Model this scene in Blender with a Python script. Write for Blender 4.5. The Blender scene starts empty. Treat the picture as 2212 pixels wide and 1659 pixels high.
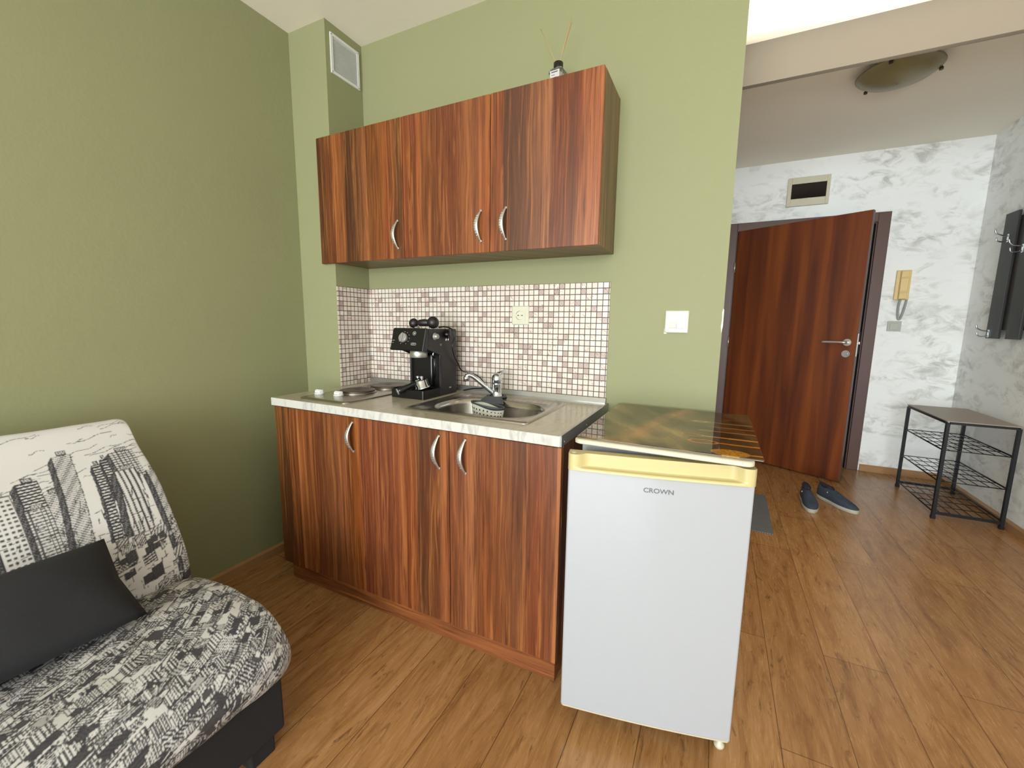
import bpy, bmesh, math, random
import numpy as np
from mathutils import Vector, Matrix, noise as mnoise
random.seed(7)
PI = math.pi
SC = bpy.context.scene
COL = SC.collection

# ------------------------------------------------------------------ camera
def lin(c):
    return tuple(((v / 255) / 12.92 if v / 255 <= 0.04045 else ((v / 255 + 0.055) / 1.055) ** 2.4) for v in c)

yaw, pitch, roll = map(math.radians, (-25.9539, -8.2223, 0.7485))
Fw = Vector((math.sin(yaw) * math.cos(pitch), math.cos(yaw) * math.cos(pitch), math.sin(pitch)))
r0 = Vector((math.cos(yaw), -math.sin(yaw), 0)); u0 = r0.cross(Fw)
Rt = math.cos(roll) * r0 + math.sin(roll) * u0
Up = -math.sin(roll) * r0 + math.cos(roll) * u0
cam = bpy.data.cameras.new('camera'); co = bpy.data.objects.new('camera', cam); COL.objects.link(co)
M = Matrix((Rt, Up, -Fw)).transposed().to_4x4(); M.translation = Vector((1.9707, -1.7483, 1.1905))
co.matrix_world = M
cam.sensor_width = 36; cam.lens = 904.5127 / 2212 * 36; cam.clip_start = 0.02
SC.camera = co

# ------------------------------------------------------------------ light and exposure
SC.view_settings.view_transform = 'Standard'; SC.view_settings.look = 'None'
SC.view_settings.gamma = 1; SC.view_settings.use_curve_mapping = False
SC.view_settings.exposure = 0.0
w = bpy.data.worlds.new('sky'); SC.world = w; w.use_nodes = True
w.node_tree.nodes['Background'].inputs[0].default_value = (0.75, 0.87, 1.0, 1)
w.node_tree.nodes['Background'].inputs[1].default_value = 1.2

def area(name, loc, rot, sx, sy, energy, color):
    l = bpy.data.lights.new(name, 'AREA'); l.shape = 'RECTANGLE'; l.size = sx; l.size_y = sy
    l.energy = energy; l.color = color
    o = bpy.data.objects.new(name, l); COL.objects.link(o); o.location = loc; o.rotation_euler = rot
    return o
area('daylight_window', (1.95, -5.55, 1.25), (math.radians(90), 0, 0), 2.9, 2.1, 345, (0.885, 0.96, 1.0))
sp = bpy.data.lights.new('added_ceiling_spot', 'SPOT'); sp.energy = 270; sp.color = (1.0, 0.90, 0.74)  # added upward spot brightening the ceiling strip before the beam, no known source
sp.spot_size = math.radians(82); sp.spot_blend = 0.12; sp.shadow_soft_size = 0.15
spo = bpy.data.objects.new('added_ceiling_spot', sp); COL.objects.link(spo)
spo.location = (2.72, 0.35, 0.95); spo.rotation_euler = (PI, 0, 0); spo.scale = (1.0, 0.31, 1.0)

# ------------------------------------------------------------------ node helpers
class NT:
    def __init__(s, name, rough=0.5, metal=0.0, spec=0.5, coat=0.0):
        s.m = bpy.data.materials.new(name); s.m.use_nodes = True
        s.t = s.m.node_tree; s.b = s.t.nodes['Principled BSDF']
        s.b.inputs['Roughness'].default_value = rough; s.b.inputs['Metallic'].default_value = metal
        s.b.inputs['Specular IOR Level'].default_value = spec; s.b.inputs['Coat Weight'].default_value = coat
        s.b.inputs['Coat Roughness'].default_value = 0.08
    def n(s, typ, **kw):
        nd = s.t.nodes.new(typ)
        for k, v in kw.items(): setattr(nd, k, v)
        return nd
    def put(s, sock, v):
        if hasattr(v, 'is_output') or isinstance(v, bpy.types.NodeSocket): s.t.links.new(v, sock)
        elif v is not None:
            if isinstance(v, tuple) and len(v) == 3 and sock.type == 'RGBA': v = (*v, 1)
            sock.default_value = v
    def math(s, op, a, b=None, c=None, clamp=False):
        nd = s.n('ShaderNodeMath', operation=op, use_clamp=clamp)
        s.put(nd.inputs[0], a); s.put(nd.inputs[1], b); s.put(nd.inputs[2], c)
        return nd.outputs[0]
    def pos(s, scale=(1, 1, 1), rot=(0, 0, 0), src=None):
        if src is None: src = s.n('ShaderNodeNewGeometry').outputs['Position']
        mp = s.n('ShaderNodeMapping'); s.put(mp.inputs[0], src)
        mp.inputs['Rotation'].default_value = rot; mp.inputs['Scale'].default_value = scale
        return mp.outputs[0]
    def obj(s): return s.n('ShaderNodeTexCoord').outputs['Object']
    def xyz(s, v):
        nd = s.n('ShaderNodeSeparateXYZ'); s.put(nd.inputs[0], v); return nd.outputs
    def comb(s, x, y, z):
        nd = s.n('ShaderNodeCombineXYZ'); s.put(nd.inputs[0], x); s.put(nd.inputs[1], y); s.put(nd.inputs[2], z); return nd.outputs[0]
    def noise(s, vec, scale=5, detail=4, rough=0.55, dist=0.0):
        nd = s.n('ShaderNodeTexNoise'); s.put(nd.inputs['Vector'], vec)
        nd.inputs['Scale'].default_value = scale; nd.inputs['Detail'].default_value = detail
        nd.inputs['Roughness'].default_value = rough; nd.inputs['Distortion'].default_value = dist
        return nd.outputs['Fac']
    def ramp(s, fac, stops, interp='LINEAR'):
        nd = s.n('ShaderNodeValToRGB'); s.put(nd.inputs[0], fac); cr = nd.color_ramp; cr.interpolation = interp
        while len(cr.elements) < len(stops): cr.elements.new(1.0)
        for e, (p, c) in zip(cr.elements, stops):
            e.position = p; e.color = (*c, 1) if len(c) == 3 else c
        return nd.outputs[0]
    def mix(s, fac, a, b, mode='MIX'):
        nd = s.n('ShaderNodeMix', data_type='RGBA', blend_type=mode)
        s.put(nd.inputs[0], fac); s.put(nd.inputs[6], a); s.put(nd.inputs[7], b)
        return nd.outputs[2]
    def color(s, v): s.put(s.b.inputs['Base Color'], v); return s
    def bump(s, h, strength=0.3, dist=0.002):
        nd = s.n('ShaderNodeBump'); s.put(nd.inputs['Height'], h)
        nd.inputs['Strength'].default_value = strength; nd.inputs['Distance'].default_value = dist
        s.t.links.new(nd.outputs[0], s.b.inputs['Normal']); return s
    def rough(s, v): s.put(s.b.inputs['Roughness'], v); return s

K = 0.56
def plain(name, rgb, rough=0.5, metal=0.0, spec=0.5, var=0.06, scale=30, bump=0.0, coat=0.0, k=1.0):
    m = NT(name, rough, metal, spec, coat); c = tuple(v * k for v in lin(rgb))
    f = m.noise(m.obj(), scale, 3)
    m.color(m.mix(f, tuple(v * (1 - var) for v in c), tuple(min(1, v * (1 + var)) for v in c)))
    if bump: m.bump(m.noise(m.obj(), scale * 6, 2), bump, 0.001)
    return m.m

def wall_paint():
    m = NT('green_wall_paint', 0.62, spec=0.35)
    p = m.pos(); f = m.noise(p, 2.2, 4); g = m.noise(p, 90, 2)
    c = m.mix(f, lin((133, 134, 97)), lin((138, 138, 101)))
    m.color(m.mix(m.math('MULTIPLY', m.math('GREATER_THAN', m.noise(p, 38, 1), 0.80), 0.25), c, lin((150, 154, 118))))
    m.bump(m.math('ADD', m.math('MULTIPLY', g, 0.5), m.noise(p, 26, 2)), 0.35, 0.0015); return m.m

def plaster():
    m = NT('pearl_plaster', 0.5, spec=0.4)
    p = m.pos((1, 1, 1.6), (0.3, 0.5, 0.2))
    f = m.noise(m.pos((2.4, 2.4, 4.4), (0.4, 0.6, 0.5)), 2.8, 8, 0.68, 0.8); g = m.noise(p, 2.6, 4, 0.55, 0.8)
    d = m.math('MULTIPLY', m.ramp(f, [(0.47, (0, 0, 0)), (0.62, (1, 1, 1)), (0.72, (0.5, 0.5, 0.5))]), m.ramp(g, [(0.40, (0, 0, 0)), (0.62, (1, 1, 1))]))
    m.color(m.mix(m.math('MULTIPLY', d, 0.7), lin((240, 242, 240)), lin((160, 160, 150))))
    m.bump(f, 0.25, 0.004); return m.m

def oak(name='oak_laminate_floor', along='y'):
    m = NT(name, 0.34, spec=0.5)
    o = m.xyz(m.pos())
    a, b = (o[1], o[0]) if along == 'y' else (o[0], o[1])
    v = m.comb(a, b, 0.0)
    br = m.n('ShaderNodeTexBrick', offset=0.37, offset_frequency=2); m.put(br.inputs['Vector'], v)
    br.inputs['Color1'].default_value = (0.25, 0.25, 0.25, 1); br.inputs['Color2'].default_value = (0.9, 0.9, 0.9, 1)
    br.inputs['Mortar'].default_value = (0, 0, 0, 1); br.inputs['Scale'].default_value = 1
    br.inputs['Mortar Size'].default_value = 0.0012; br.inputs['Brick Width'].default_value = 1.28
    br.inputs['Row Height'].default_value = 0.185; br.inputs['Bias'].default_value = 0.0
    tone = br.outputs['Color']
    row = m.math('FLOOR', m.math('DIVIDE', b, 0.185))
    gv = m.comb(m.math('ADD', a, m.math('MULTIPLY', row, 3.71)), m.math('MULTIPLY', b, 7.0), m.math('MULTIPLY', row, 1.3))
    g1 = m.noise(gv, 3.2, 9, 0.68, 1.2)
    gv2 = m.comb(m.math('MULTIPLY', a, 4), m.math('MULTIPLY', b, 60), row)
    g2 = m.noise(gv2, 4.0, 5, 0.68, 0.4)
    c = m.ramp(g1, [(0.24, lin((96, 60, 34))), (0.36, lin((146, 103, 60))), (0.52, lin((172, 127, 78))), (0.75, lin((196, 148, 102)))])
    c = m.mix(m.math('MULTIPLY', m.math('SUBTRACT', 1.0, g2), 0.6), c, lin((110, 70, 40)), 'MIX')
    c = m.mix(0.22, c, tone, 'SOFT_LIGHT')
    kn = m.noise(m.comb(m.math('MULTIPLY', a, 2.2), m.math('MULTIPLY', b, 9.0), row), 2.4, 5, 0.7, 2.0)
    c = m.mix(m.ramp(kn, [(0.58, (0, 0, 0)), (0.70, (0.65, 0.65, 0.65))]), c, lin((62, 36, 18)))
    c = m.mix(m.math('MULTIPLY', br.outputs['Fac'], 0.75), c, lin((62, 38, 20)))
    m.color(c)
    m.rough(m.math('MULTIPLY_ADD', g2, 0.12, 0.20))
    m.bump(m.math('SUBTRACT', g2, m.math('MULTIPLY', br.outputs['Fac'], 3.0)), 0.12, 0.001); return m.m

def zebrano(name, stops, x0, period, horiz=False, dark=1.0):
    m = NT(name, 0.36, spec=0.5)
    o = m.xyz(m.pos())
    if horiz: u, z = m.math('ADD', o[2], m.math('MULTIPLY', o[1], 0.6)), o[0]
    else: u, z = m.math('SUBTRACT', o[0], o[1]), o[2]
    wv = m.noise(m.comb(m.math('MULTIPLY', u, 5), 0.0, m.math('MULTIPLY', z, 1.6)), 1.6, 2)
    u2 = m.math('MULTIPLY_ADD', m.math('SUBTRACT', wv, 0.5), 0.02, u)
    t = m.math('FRACT', m.math('DIVIDE', m.math('SUBTRACT', u2 if horiz else u, x0), period))
    c = m.ramp(t, [(p, tuple(v * dark for v in lin(cc))) for p, cc in stops])
    g = m.noise(m.comb(m.math('MULTIPLY', u2, 46), 0.0, m.math('MULTIPLY', z, 1.3)), 3.0, 6, 0.62, 0.7)
    c = m.mix(m.ramp(g, [(0.30, (0.8, 0.8, 0.8)), (0.49, (0, 0, 0))]), c, tuple(v * dark for v in lin((72, 34, 16))))
    c = m.mix(m.ramp(g, [(0.53, (0, 0, 0)), (0.72, (0.5, 0.5, 0.5))]), c, tuple(v * dark for v in lin((206, 132, 74))))
    g3 = m.noise(m.comb(m.math('MULTIPLY', u2, 17), 1.7, m.math('MULTIPLY', z, 0.5)), 2.6, 3, 0.6, 0.9)
    c = m.mix(m.ramp(g3, [(0.30, (0.6, 0.6, 0.6)), (0.48, (0, 0, 0))]), c, tuple(v * dark for v in lin((92, 50, 24))))
    c = m.mix(m.ramp(g3, [(0.54, (0, 0, 0)), (0.66, (0.45, 0.45, 0.45)), (0.68, (0, 0, 0))]), c, tuple(v * dark for v in lin((222, 142, 84))))
    c = m.mix(1.0, c, (1.10, 1.08, 0.84), 'MULTIPLY')
    m.color(c); m.bump(g, 0.06, 0.001); return m.m

def mosaic():
    m = NT('mosaic_tile', 0.25, spec=0.5)
    o = m.xyz(m.pos()); P = 0.02385
    u = m.math('DIVIDE', m.math('SUBTRACT', m.math('SUBTRACT', o[0], o[1]), 0.251), P)
    v = m.math('DIVIDE', m.math('SUBTRACT', o[2], 0.8835), 0.024)
    fu, fv = m.math('SUBTRACT', m.math('FRACT', u), 0.5), m.math('SUBTRACT', m.math('FRACT', v), 0.5)
    cu, cv = m.math('FLOOR', u), m.math('FLOOR', v)
    wn = m.n('ShaderNodeTexWhiteNoise', noise_dimensions='2D'); m.put(wn.inputs['Vector'], m.comb(cu, cv, 0.0))
    ro = m.xyz(wn.outputs['Color']); r1 = wn.outputs['Value']
    base = m.ramp(ro[0], [(0.0, lin((250, 243, 236))), (0.45, lin((250, 238, 222))), (0.8, lin((244, 226, 218))), (1.0, lin((236, 212, 202)))])
    st = m.noise(m.comb(m.math('MULTIPLY', m.math('ADD', o[0], o[2]), 190), m.math('MULTIPLY', m.math('SUBTRACT', o[0], o[2]), 50), ro[1]), 1.0, 3)
    sm = m.math('MULTIPLY', m.ramp(st, [(0.54, (0, 0, 0)), (0.64, (0.75, 0.75, 0.75))]), m.math('MULTIPLY_ADD', m.math('GREATER_THAN', ro[2], 0.78), 0.8, 0.16))
    base = m.mix(sm, base, lin((176, 112, 72)))
    d = m.math('SQRT', m.math('ADD', m.math('MULTIPLY', fu, fu), m.math('MULTIPLY', fv, fv)))
    ring = m.math('GREATER_THAN', m.math('SINE', m.math('MULTIPLY_ADD', d, 34.0, m.math('MULTIPLY', ro[1], 6))), 0.1)
    chk = m.math('GREATER_THAN', m.math('MULTIPLY', m.math('SINE', m.math('MULTIPLY', fu, 26)), m.math('SINE', m.math('MULTIPLY', fv, 26))), 0.0)
    pat = m.math('ADD', m.math('MULTIPLY', ring, m.math('GREATER_THAN', ro[1], 0.45)), m.math('MULTIPLY', chk, m.math('LESS_THAN', ro[1], 0.45)), clamp=True)
    pm = m.math('MULTIPLY', m.math('MULTIPLY', pat, m.math('GREATER_THAN', r1, 0.86)), 0.75)
    base = m.mix(pm, base, lin((128, 108, 104)))
    gr = m.math('GREATER_THAN', m.math('MAXIMUM', m.math('ABSOLUTE', fu), m.math('ABSOLUTE', fv)), 0.43)
    c = m.mix(gr, base, lin((96, 74, 68))); m.color(m.mix(1.0, c, (0.66, 0.66, 0.64), 'MULTIPLY')); m.bump(m.math('SUBTRACT', 1.0, gr), 0.25, 0.001)
    m.rough(m.math('MULTIPLY_ADD', gr, 0.4, 0.22)); return m.m

def marble(name, c1, c2, amt, rough=0.28):
    m = NT(name, rough)
    p = m.pos((1, 1, 1), (0, 0.7, 0.2))
    f = m.noise(m.pos((26, 9, 9), (0, 0.75, 0.1)), 1.6, 6, 0.6, 0.8)
    g = m.noise(p, 60, 3)
    c = m.mix(m.math('MULTIPLY', m.ramp(f, [(0.5, (0, 0, 0)), (0.66, (1, 1, 1))]), amt), lin(c1), lin(c2))
    m.color(m.mix(m.math('MULTIPLY', g, 0.25), c, lin(c2))); return m.m

MAT = {}
US = [(0.000, (122, 58, 32)), (0.018, (88, 50, 30)), (0.045, (92, 52, 32)), (0.046, (132, 72, 42)), (0.082, (120, 62, 36)), (0.083, (196, 116, 70)),
      (0.105, (170, 98, 56)), (0.135, (140, 80, 48)), (0.136, (84, 46, 30)), (0.18, (104, 62, 40)), (0.228, (160, 96, 64)), (0.232, (196, 122, 78)),
      (0.234, (126, 70, 34)), (0.30, (164, 92, 48)), (0.315, (150, 74, 42)), (0.372, (112, 72, 44)), (0.376, (146, 72, 42)), (0.43, (134, 64, 36)),
      (0.432, (188, 106, 62)), (0.47, (140, 76, 42)), (0.57, (128, 62, 36)), (0.615, (172, 102, 62)), (0.65, (142, 74, 44)), (0.655, (206, 126, 80)),
      (0.66, (174, 94, 52)), (0.725, (150, 76, 42)), (0.728, (96, 56, 40)), (0.80, (120, 72, 54)), (0.866, (176, 110, 80)), (0.868, (128, 62, 36)), (0.945, (140, 70, 40)), (0.947, (182, 102, 64))]
LS = [(0.000, (150, 86, 48)), (0.04, (104, 66, 40)), (0.07, (112, 60, 36)), (0.095, (148, 78, 44)), (0.11, (130, 70, 40)), (0.112, (208, 130, 82)),
      (0.13, (178, 102, 60)), (0.19, (120, 62, 38)), (0.28, (146, 88, 60)), (0.325, (150, 84, 56)), (0.326, (116, 62, 34)), (0.378, (164, 88, 42)),
      (0.382, (150, 78, 54)), (0.46, (132, 70, 52)), (0.52, (160, 88, 60)), (0.545, (176, 104, 70)), (0.547, (146, 74, 44)), (0.585, (154, 84, 54)),
      (0.587, (104, 64, 44)), (0.66, (126, 70, 46)), (0.68, (186, 110, 74)), (0.69, (140, 76, 50)), (0.765, (164, 100, 74)), (0.767, (112, 62, 42)),
      (0.80, (160, 88, 52)), (0.83, (140, 78, 46)), (0.90, (130, 76, 52)), (0.935, (142, 72, 44)), (0.985, (150, 84, 56)), (0.988, (204, 130, 90)), (1.0, (196, 122, 84))]
MAT['green'] = wall_paint()
MAT['plaster'] = plaster()
MAT['floor'] = oak()
MAT['skirt'] = plain('oak_skirting', (156, 118, 78), 0.4, var=0.2, scale=12)
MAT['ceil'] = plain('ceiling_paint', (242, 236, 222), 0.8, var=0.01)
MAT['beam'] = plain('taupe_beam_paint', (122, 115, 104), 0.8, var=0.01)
MAT['upwood'] = zebrano('upper_cabinet_laminate', US, 0.414, 1.40, dark=0.49)
MAT['lowwood'] = zebrano('lower_cabinet_laminate', LS, 0.83, 1.34, dark=0.46)
MAT['carc'] = zebrano('olive_brown_laminate', [(0, (112, 88, 60)), (0.25, (96, 74, 50)), (0.5, (120, 96, 66)), (0.75, (92, 70, 48)), (1, (112, 88, 60))], 0.1, 0.24, dark=0.7)
MAT['darkside'] = zebrano('dark_side_laminate', [(0, (84, 44, 30)), (0.5, (66, 34, 24)), (1, (84, 44, 30))], 0.1, 0.2)
MAT['plinth'] = zebrano('plinth_laminate', [(0, (128, 72, 46)), (0.5, (148, 88, 58)), (1, (128, 72, 46))], 0, 0.12, True, 0.6)
MAT['tile'] = mosaic()
MAT['wtop'] = marble('worktop_laminate', (178, 170, 150), (142, 134, 114), 0.35, 0.2)
MAT['wedge'] = marble('worktop_edge_band', (192, 189, 180), (156, 153, 148), 0.75)
MAT['alu'] = plain('brushed_aluminium', (176, 176, 172), 0.35, 0.85)
MAT['steel'] = plain('stainless_steel', (168, 162, 152), 0.24, 0.95)
MAT['chrome'] = plain('chrome', (206, 211, 220), 0.08, 1.0, var=0.02)
MAT['nickel'] = plain('satin_nickel', (190, 186, 178), 0.32, 0.8)
MAT['plate'] = plain('hot_plate', (84, 74, 66), 0.35, 0.6)
MAT['black'] = plain('black_plastic', (13, 11, 12), 0.3, var=0.05)
MAT['blackm'] = plain('matt_black_plastic', (26, 20, 21), 0.45, var=0.05)
MAT['dark'] = plain('dark_void', (8, 7, 7), 0.9)
MAT['silver'] = plain('silver_plastic', (188, 184, 178), 0.3, 0.3, k=K)
MAT['cream'] = plain('cream_plastic', (232, 228, 204), 0.35, var=0.02, k=0.68)
MAT['yellow'] = plain('aged_yellow_plastic', (232, 214, 150), 0.38, var=0.03, scale=8, k=K)
MAT['pale'] = plain('pale_cream_trim', (240, 232, 204), 0.38, var=0.02, k=K)
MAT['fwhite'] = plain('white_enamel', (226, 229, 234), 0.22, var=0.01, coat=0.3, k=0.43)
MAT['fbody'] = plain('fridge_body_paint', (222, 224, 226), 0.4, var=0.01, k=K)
MAT['ink'] = plain('grey_print', (92, 92, 98), 0.4, 0.3)
MAT['white'] = plain('white_plastic', (238, 238, 232), 0.4, var=0.02, k=0.72)
MAT['greyp'] = plain('light_grey_plastic', (176, 178, 168), 0.45)
MAT['grubber'] = plain('grey_silicone', (84, 88, 90), 0.6, k=K)
MAT['caddyw'] = plain('off_white_silicone', (212, 212, 200), 0.5, k=0.85)
MAT['casing'] = plain('brown_door_casing', (86, 58, 50), 0.42, var=0.08, scale=10)
MAT['iron'] = plain('black_metal', (16, 17, 22), 0.45, 0.2)
MAT['rackwood'] = plain('grey_brown_board', (150, 136, 124), 0.45, var=0.1)
MAT['rackboard'] = plain('charcoal_board', (62, 64, 62), 0.5, var=0.08, scale=8, k=K)
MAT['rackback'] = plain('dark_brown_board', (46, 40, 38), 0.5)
MAT['navy'] = plain('navy_suede', (62, 72, 88), 0.85, var=0.2, scale=40, bump=0.3, k=K)
MAT['navyd'] = plain('navy_lining', (16, 17, 32), 0.95)
MAT['sole'] = plain('white_rubber_sole', (214, 208, 190), 0.5, k=K)
MAT['lace'] = plain('blue_grey_lace', (64, 80, 100), 0.8, k=K)
MAT['sofabase'] = plain('black_sofa_cloth', (19, 19, 21), 0.85, var=0.15, scale=60, bump=0.3)
MAT['cushion'] = plain('charcoal_cushion_cloth', (27, 27, 30), 0.9, var=0.15, scale=80, bump=0.4)
MAT['phone'] = plain('yellowed_handset', (222, 196, 138), 0.35, var=0.04)
MAT['cord'] = plain('grey_cord', (150, 150, 148), 0.5)
MAT['lampglass'] = plain('frosted_lamp_glass', (168, 158, 116), 0.35, var=0.04, k=K)
MAT['brass'] = plain('dark_brass', (70, 52, 36), 0.4, 0.6)
MAT['reed'] = plain('rattan_reed', (226, 190, 130), 0.7, k=K)
MAT['paper'] = plain('label_paper', (240, 236, 232), 0.6, k=K)
m = NT('clear_glass', 0.03); m.color((0.86, 0.9, 0.88)); m.b.inputs['Transmission Weight'].default_value = 0.95; m.b.inputs['IOR'].default_value = 1.4; MAT['glass'] = m.m

def doorwood():
    m = NT('dark_red_door_veneer', 0.45, spec=0.35)
    o = m.xyz(m.obj())
    b1 = m.noise(m.comb(m.math('MULTIPLY', o[0], 9), 0.0, m.math('MULTIPLY', o[2], 0.5)), 1.4, 3, 0.5, 0.5)
    b2 = m.noise(m.comb(m.math('MULTIPLY', o[0], 90), 0.0, m.math('MULTIPLY', o[2], 2)), 1.5, 4)
    c = m.ramp(b1, [(0.32, lin((78, 32, 9))), (0.5, lin((106, 49, 12))), (0.7, lin((130, 66, 18)))])
    m.color(m.mix(m.math('MULTIPLY', b2, 0.4), c, lin((70, 28, 12)))); return m.m
MAT['doorwood'] = doorwood()

def matweave():
    m = NT('grey_woven_mat', 0.95)
    p = m.pos(); ch = m.n('ShaderNodeTexChecker'); m.put(ch.inputs['Vector'], p); ch.inputs['Scale'].default_value = 160
    m.color(m.mix(ch.outputs['Fac'], lin((58, 58, 62)), lin((122, 122, 122)))); m.bump(ch.outputs['Fac'], 0.6, 0.003); return m.m
MAT['weave'] = matweave()

def attrmat(name, rough, spec=0.5, coat=0.0, weave=0.0):
    m = NT(name, rough, spec=spec, coat=coat)
    a = m.n('ShaderNodeVertexColor', layer_name='pattern'); m.color(a.outputs['Color'])
    if weave: m.bump(m.noise(m.obj(), 900, 2), weave, 0.0006)
    return m.m
MAT['city'] = attrmat('city_sketch_cloth', 0.85, 0.2, weave=0.3)
MAT['board'] = attrmat('printed_glass_board', 0.012, 0.36)

# ------------------------------------------------------------------ mesh helpers
def B(): return bmesh.new()
def box(bm, x0, x1, y0, y1, z0, z1, bev=0.0, seg=2, mi=0):
    x0, x1 = sorted((x0, x1)); y0, y1 = sorted((y0, y1)); z0, z1 = sorted((z0, z1))
    vs = [bm.verts.new((x, y, z)) for x in (x0, x1) for y in (y0, y1) for z in (z0, z1)]
    fs = [bm.faces.new([vs[i] for i in q]) for q in ((0, 1, 3, 2), (4, 6, 7, 5), (0, 4, 5, 1), (2, 3, 7, 6), (0, 2, 6, 4), (1, 5, 7, 3))]
    for f in fs: f.material_index = mi
    if bev:
        es = list({e for f in fs for e in f.edges})
        r = bmesh.ops.bevel(bm, geom=es, offset=bev, segments=seg, affect='EDGES', profile=0.5)
        for f in r['faces']: f.material_index = mi
    return vs
def prism(bm, pts, axis, a, b, bev=0.0, mi=0):
    """polygon pts in the plane normal to axis, extruded from a to b"""
    def P(p, t):
        if axis == 'x': return (t, p[0], p[1])
        if axis == 'y': return (p[0], t, p[1])
        return (p[0], p[1], t)
    A = [bm.verts.new(P(p, a)) for p in pts]; Bv = [bm.verts.new(P(p, b)) for p in pts]
    fs = [bm.faces.new(A), bm.faces.new(Bv[::-1])]
    n = len(pts)
    for i in range(n): fs.append(bm.faces.new((A[i], Bv[i], Bv[(i + 1) % n], A[(i + 1) % n])))
    for f in fs: f.material_index = mi
    if bev:
        bmesh.ops.bevel(bm, geom=list({e for f in fs for e in f.edges}), offset=bev, segments=2, affect='EDGES', profile=0.5)
    return fs
def lathe(bm, prof, c=(0, 0, 0), axis='z', seg=32, cap=True, mi=0, smooth=True):
    rings = []
    for r, h in prof:
        ring = []
        for i in range(seg):
            t = 2 * PI * i / seg; a, b = r * math.cos(t), r * math.sin(t)
            p = {'z': (a, b, h), 'y': (a, h, b), 'x': (h, a, b)}[axis]
            ring.append(bm.verts.new((p[0] + c[0], p[1] + c[1], p[2] + c[2])))
        rings.append(ring)
    for A, Bv in zip(rings, rings[1:]):
        for i in range(seg):
            f = bm.faces.new((A[i], A[(i + 1) % seg], Bv[(i + 1) % seg], Bv[i])); f.smooth = smooth; f.material_index = mi
    if cap:
        for rr in (rings[0], rings[-1]):
            f = bm.faces.new(rr); f.material_index = mi
def tube(bm, pts, rad, seg=10, mi=0, closed=False, flat=None):
    pts = [Vector(p) for p in pts]; n = len(pts)
    rads = rad if isinstance(rad, (list, tuple)) else [rad] * n
    rings = []; prev = None
    for i, p in enumerate(pts):
        if closed: d = pts[(i + 1) % n] - pts[i - 1]
        else: d = pts[min(i + 1, n - 1)] - pts[max(i - 1, 0)]
        d.normalize()
        if prev is None:
            a = Vector((0, 0, 1)) if abs(d.z) < 0.9 else Vector((1, 0, 0))
            s = d.cross(a).normalized()
        else:
            s = (prev - d * prev.dot(d)).normalized()
        prev = s; t = d.cross(s)
        k = flat or 1.0
        rings.append([bm.verts.new(p + (s * math.cos(2 * PI * j / seg) + t * math.sin(2 * PI * j / seg) * k) * rads[i]) for j in range(seg)])
    m = n if closed else n - 1
    for i in range(m):
        A, Bv = rings[i], rings[(i + 1) % n]
        for j in range(seg):
            f = bm.faces.new((A[j], A[(j + 1) % seg], Bv[(j + 1) % seg], Bv[j])); f.smooth = True; f.material_index = mi
    if not closed:
        for rr in (rings[0], rings[-1]):
            f = bm.faces.new(rr); f.material_index = mi
def rrect(cx, cy, hx, hy, r, n=8):
    out = []
    for sx, sy, a0 in ((1, 1, 0), (-1, 1, 90), (-1, -1, 180), (1, -1, 270)):
        for i in range(n + 1):
            a = math.radians(a0 + 90 * i / n)
            out.append((cx + sx * (hx - r) + r * math.cos(a), cy + sy * (hy - r) + r * math.sin(a)))
    return out
def loft(bm, loops, cap0=False, cap1=False, smooth=True, mi=0, close=False):
    R = [[bm.verts.new(p) for p in L] for L in loops]; n = len(R[0])
    for A, Bv in zip(R, R[1:] + ([R[0]] if close else [])):
        for i in range(n):
            f = bm.faces.new((A[i], A[(i + 1) % n], Bv[(i + 1) % n], Bv[i])); f.smooth = smooth; f.material_index = mi
    if cap0: bm.faces.new(R[0]).material_index = mi
    if cap1: bm.faces.new(R[-1]).material_index = mi
def bez(pts, n=16):
    """Catmull-Rom through pts"""
    P = [Vector(p) for p in pts]; P = [P[0] * 2 - P[1]] + P + [P[-1] * 2 - P[-2]]; out = []
    for i in range(1, len(P) - 2):
        a, b, c, d = P[i - 1:i + 3]
        for k in range(n):
            t = k / n
            out.append(0.5 * ((2 * b) + (c - a) * t + (2 * a - 5 * b + 4 * c - d) * t * t + (3 * b - a - 3 * c + d) * t ** 3))
    out.append(P[-2]); return out

def origin(o):
    p = Vector((0, 0, 0))
    while o is not None: p += o.location; o = o.parent
    return p
def obj(name, bm, mats, parent=None, world=True, label=None, recalc=True):
    if recalc: bmesh.ops.recalc_face_normals(bm, faces=bm.faces)
    me = bpy.data.meshes.new(name)
    if world and parent is not None:
        bmesh.ops.translate(bm, verts=bm.verts, vec=-origin(parent))
    bm.to_mesh(me); bm.free()
    for m in (mats if isinstance(mats, (list, tuple)) else [mats]): me.materials.append(MAT[m] if isinstance(m, str) else m)
    o = bpy.data.objects.new(name, me); COL.objects.link(o)
    if parent is not None: o.parent = parent
    if label: o['label'] = label
    return o
def thing(name, label, cat, loc=(0, 0, 0), rotz=0.0, group=None):
    o = bpy.data.objects.new(name, None); COL.objects.link(o); o.empty_display_size = 0.05
    o.location = loc; o.rotation_euler = (0, 0, rotz); o['label'] = label; o['category'] = cat
    if group: o['group'] = group
    return o
def tag(o, label, cat, group=None):
    o['label'] = label; o['category'] = cat
    if group: o['group'] = group
    return o
def struct(name, bm, mat, label, cat, parent=None):
    o = obj(name, bm, mat, parent); o['kind'] = 'structure'; o['label'] = label; o['category'] = cat; return o
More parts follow.
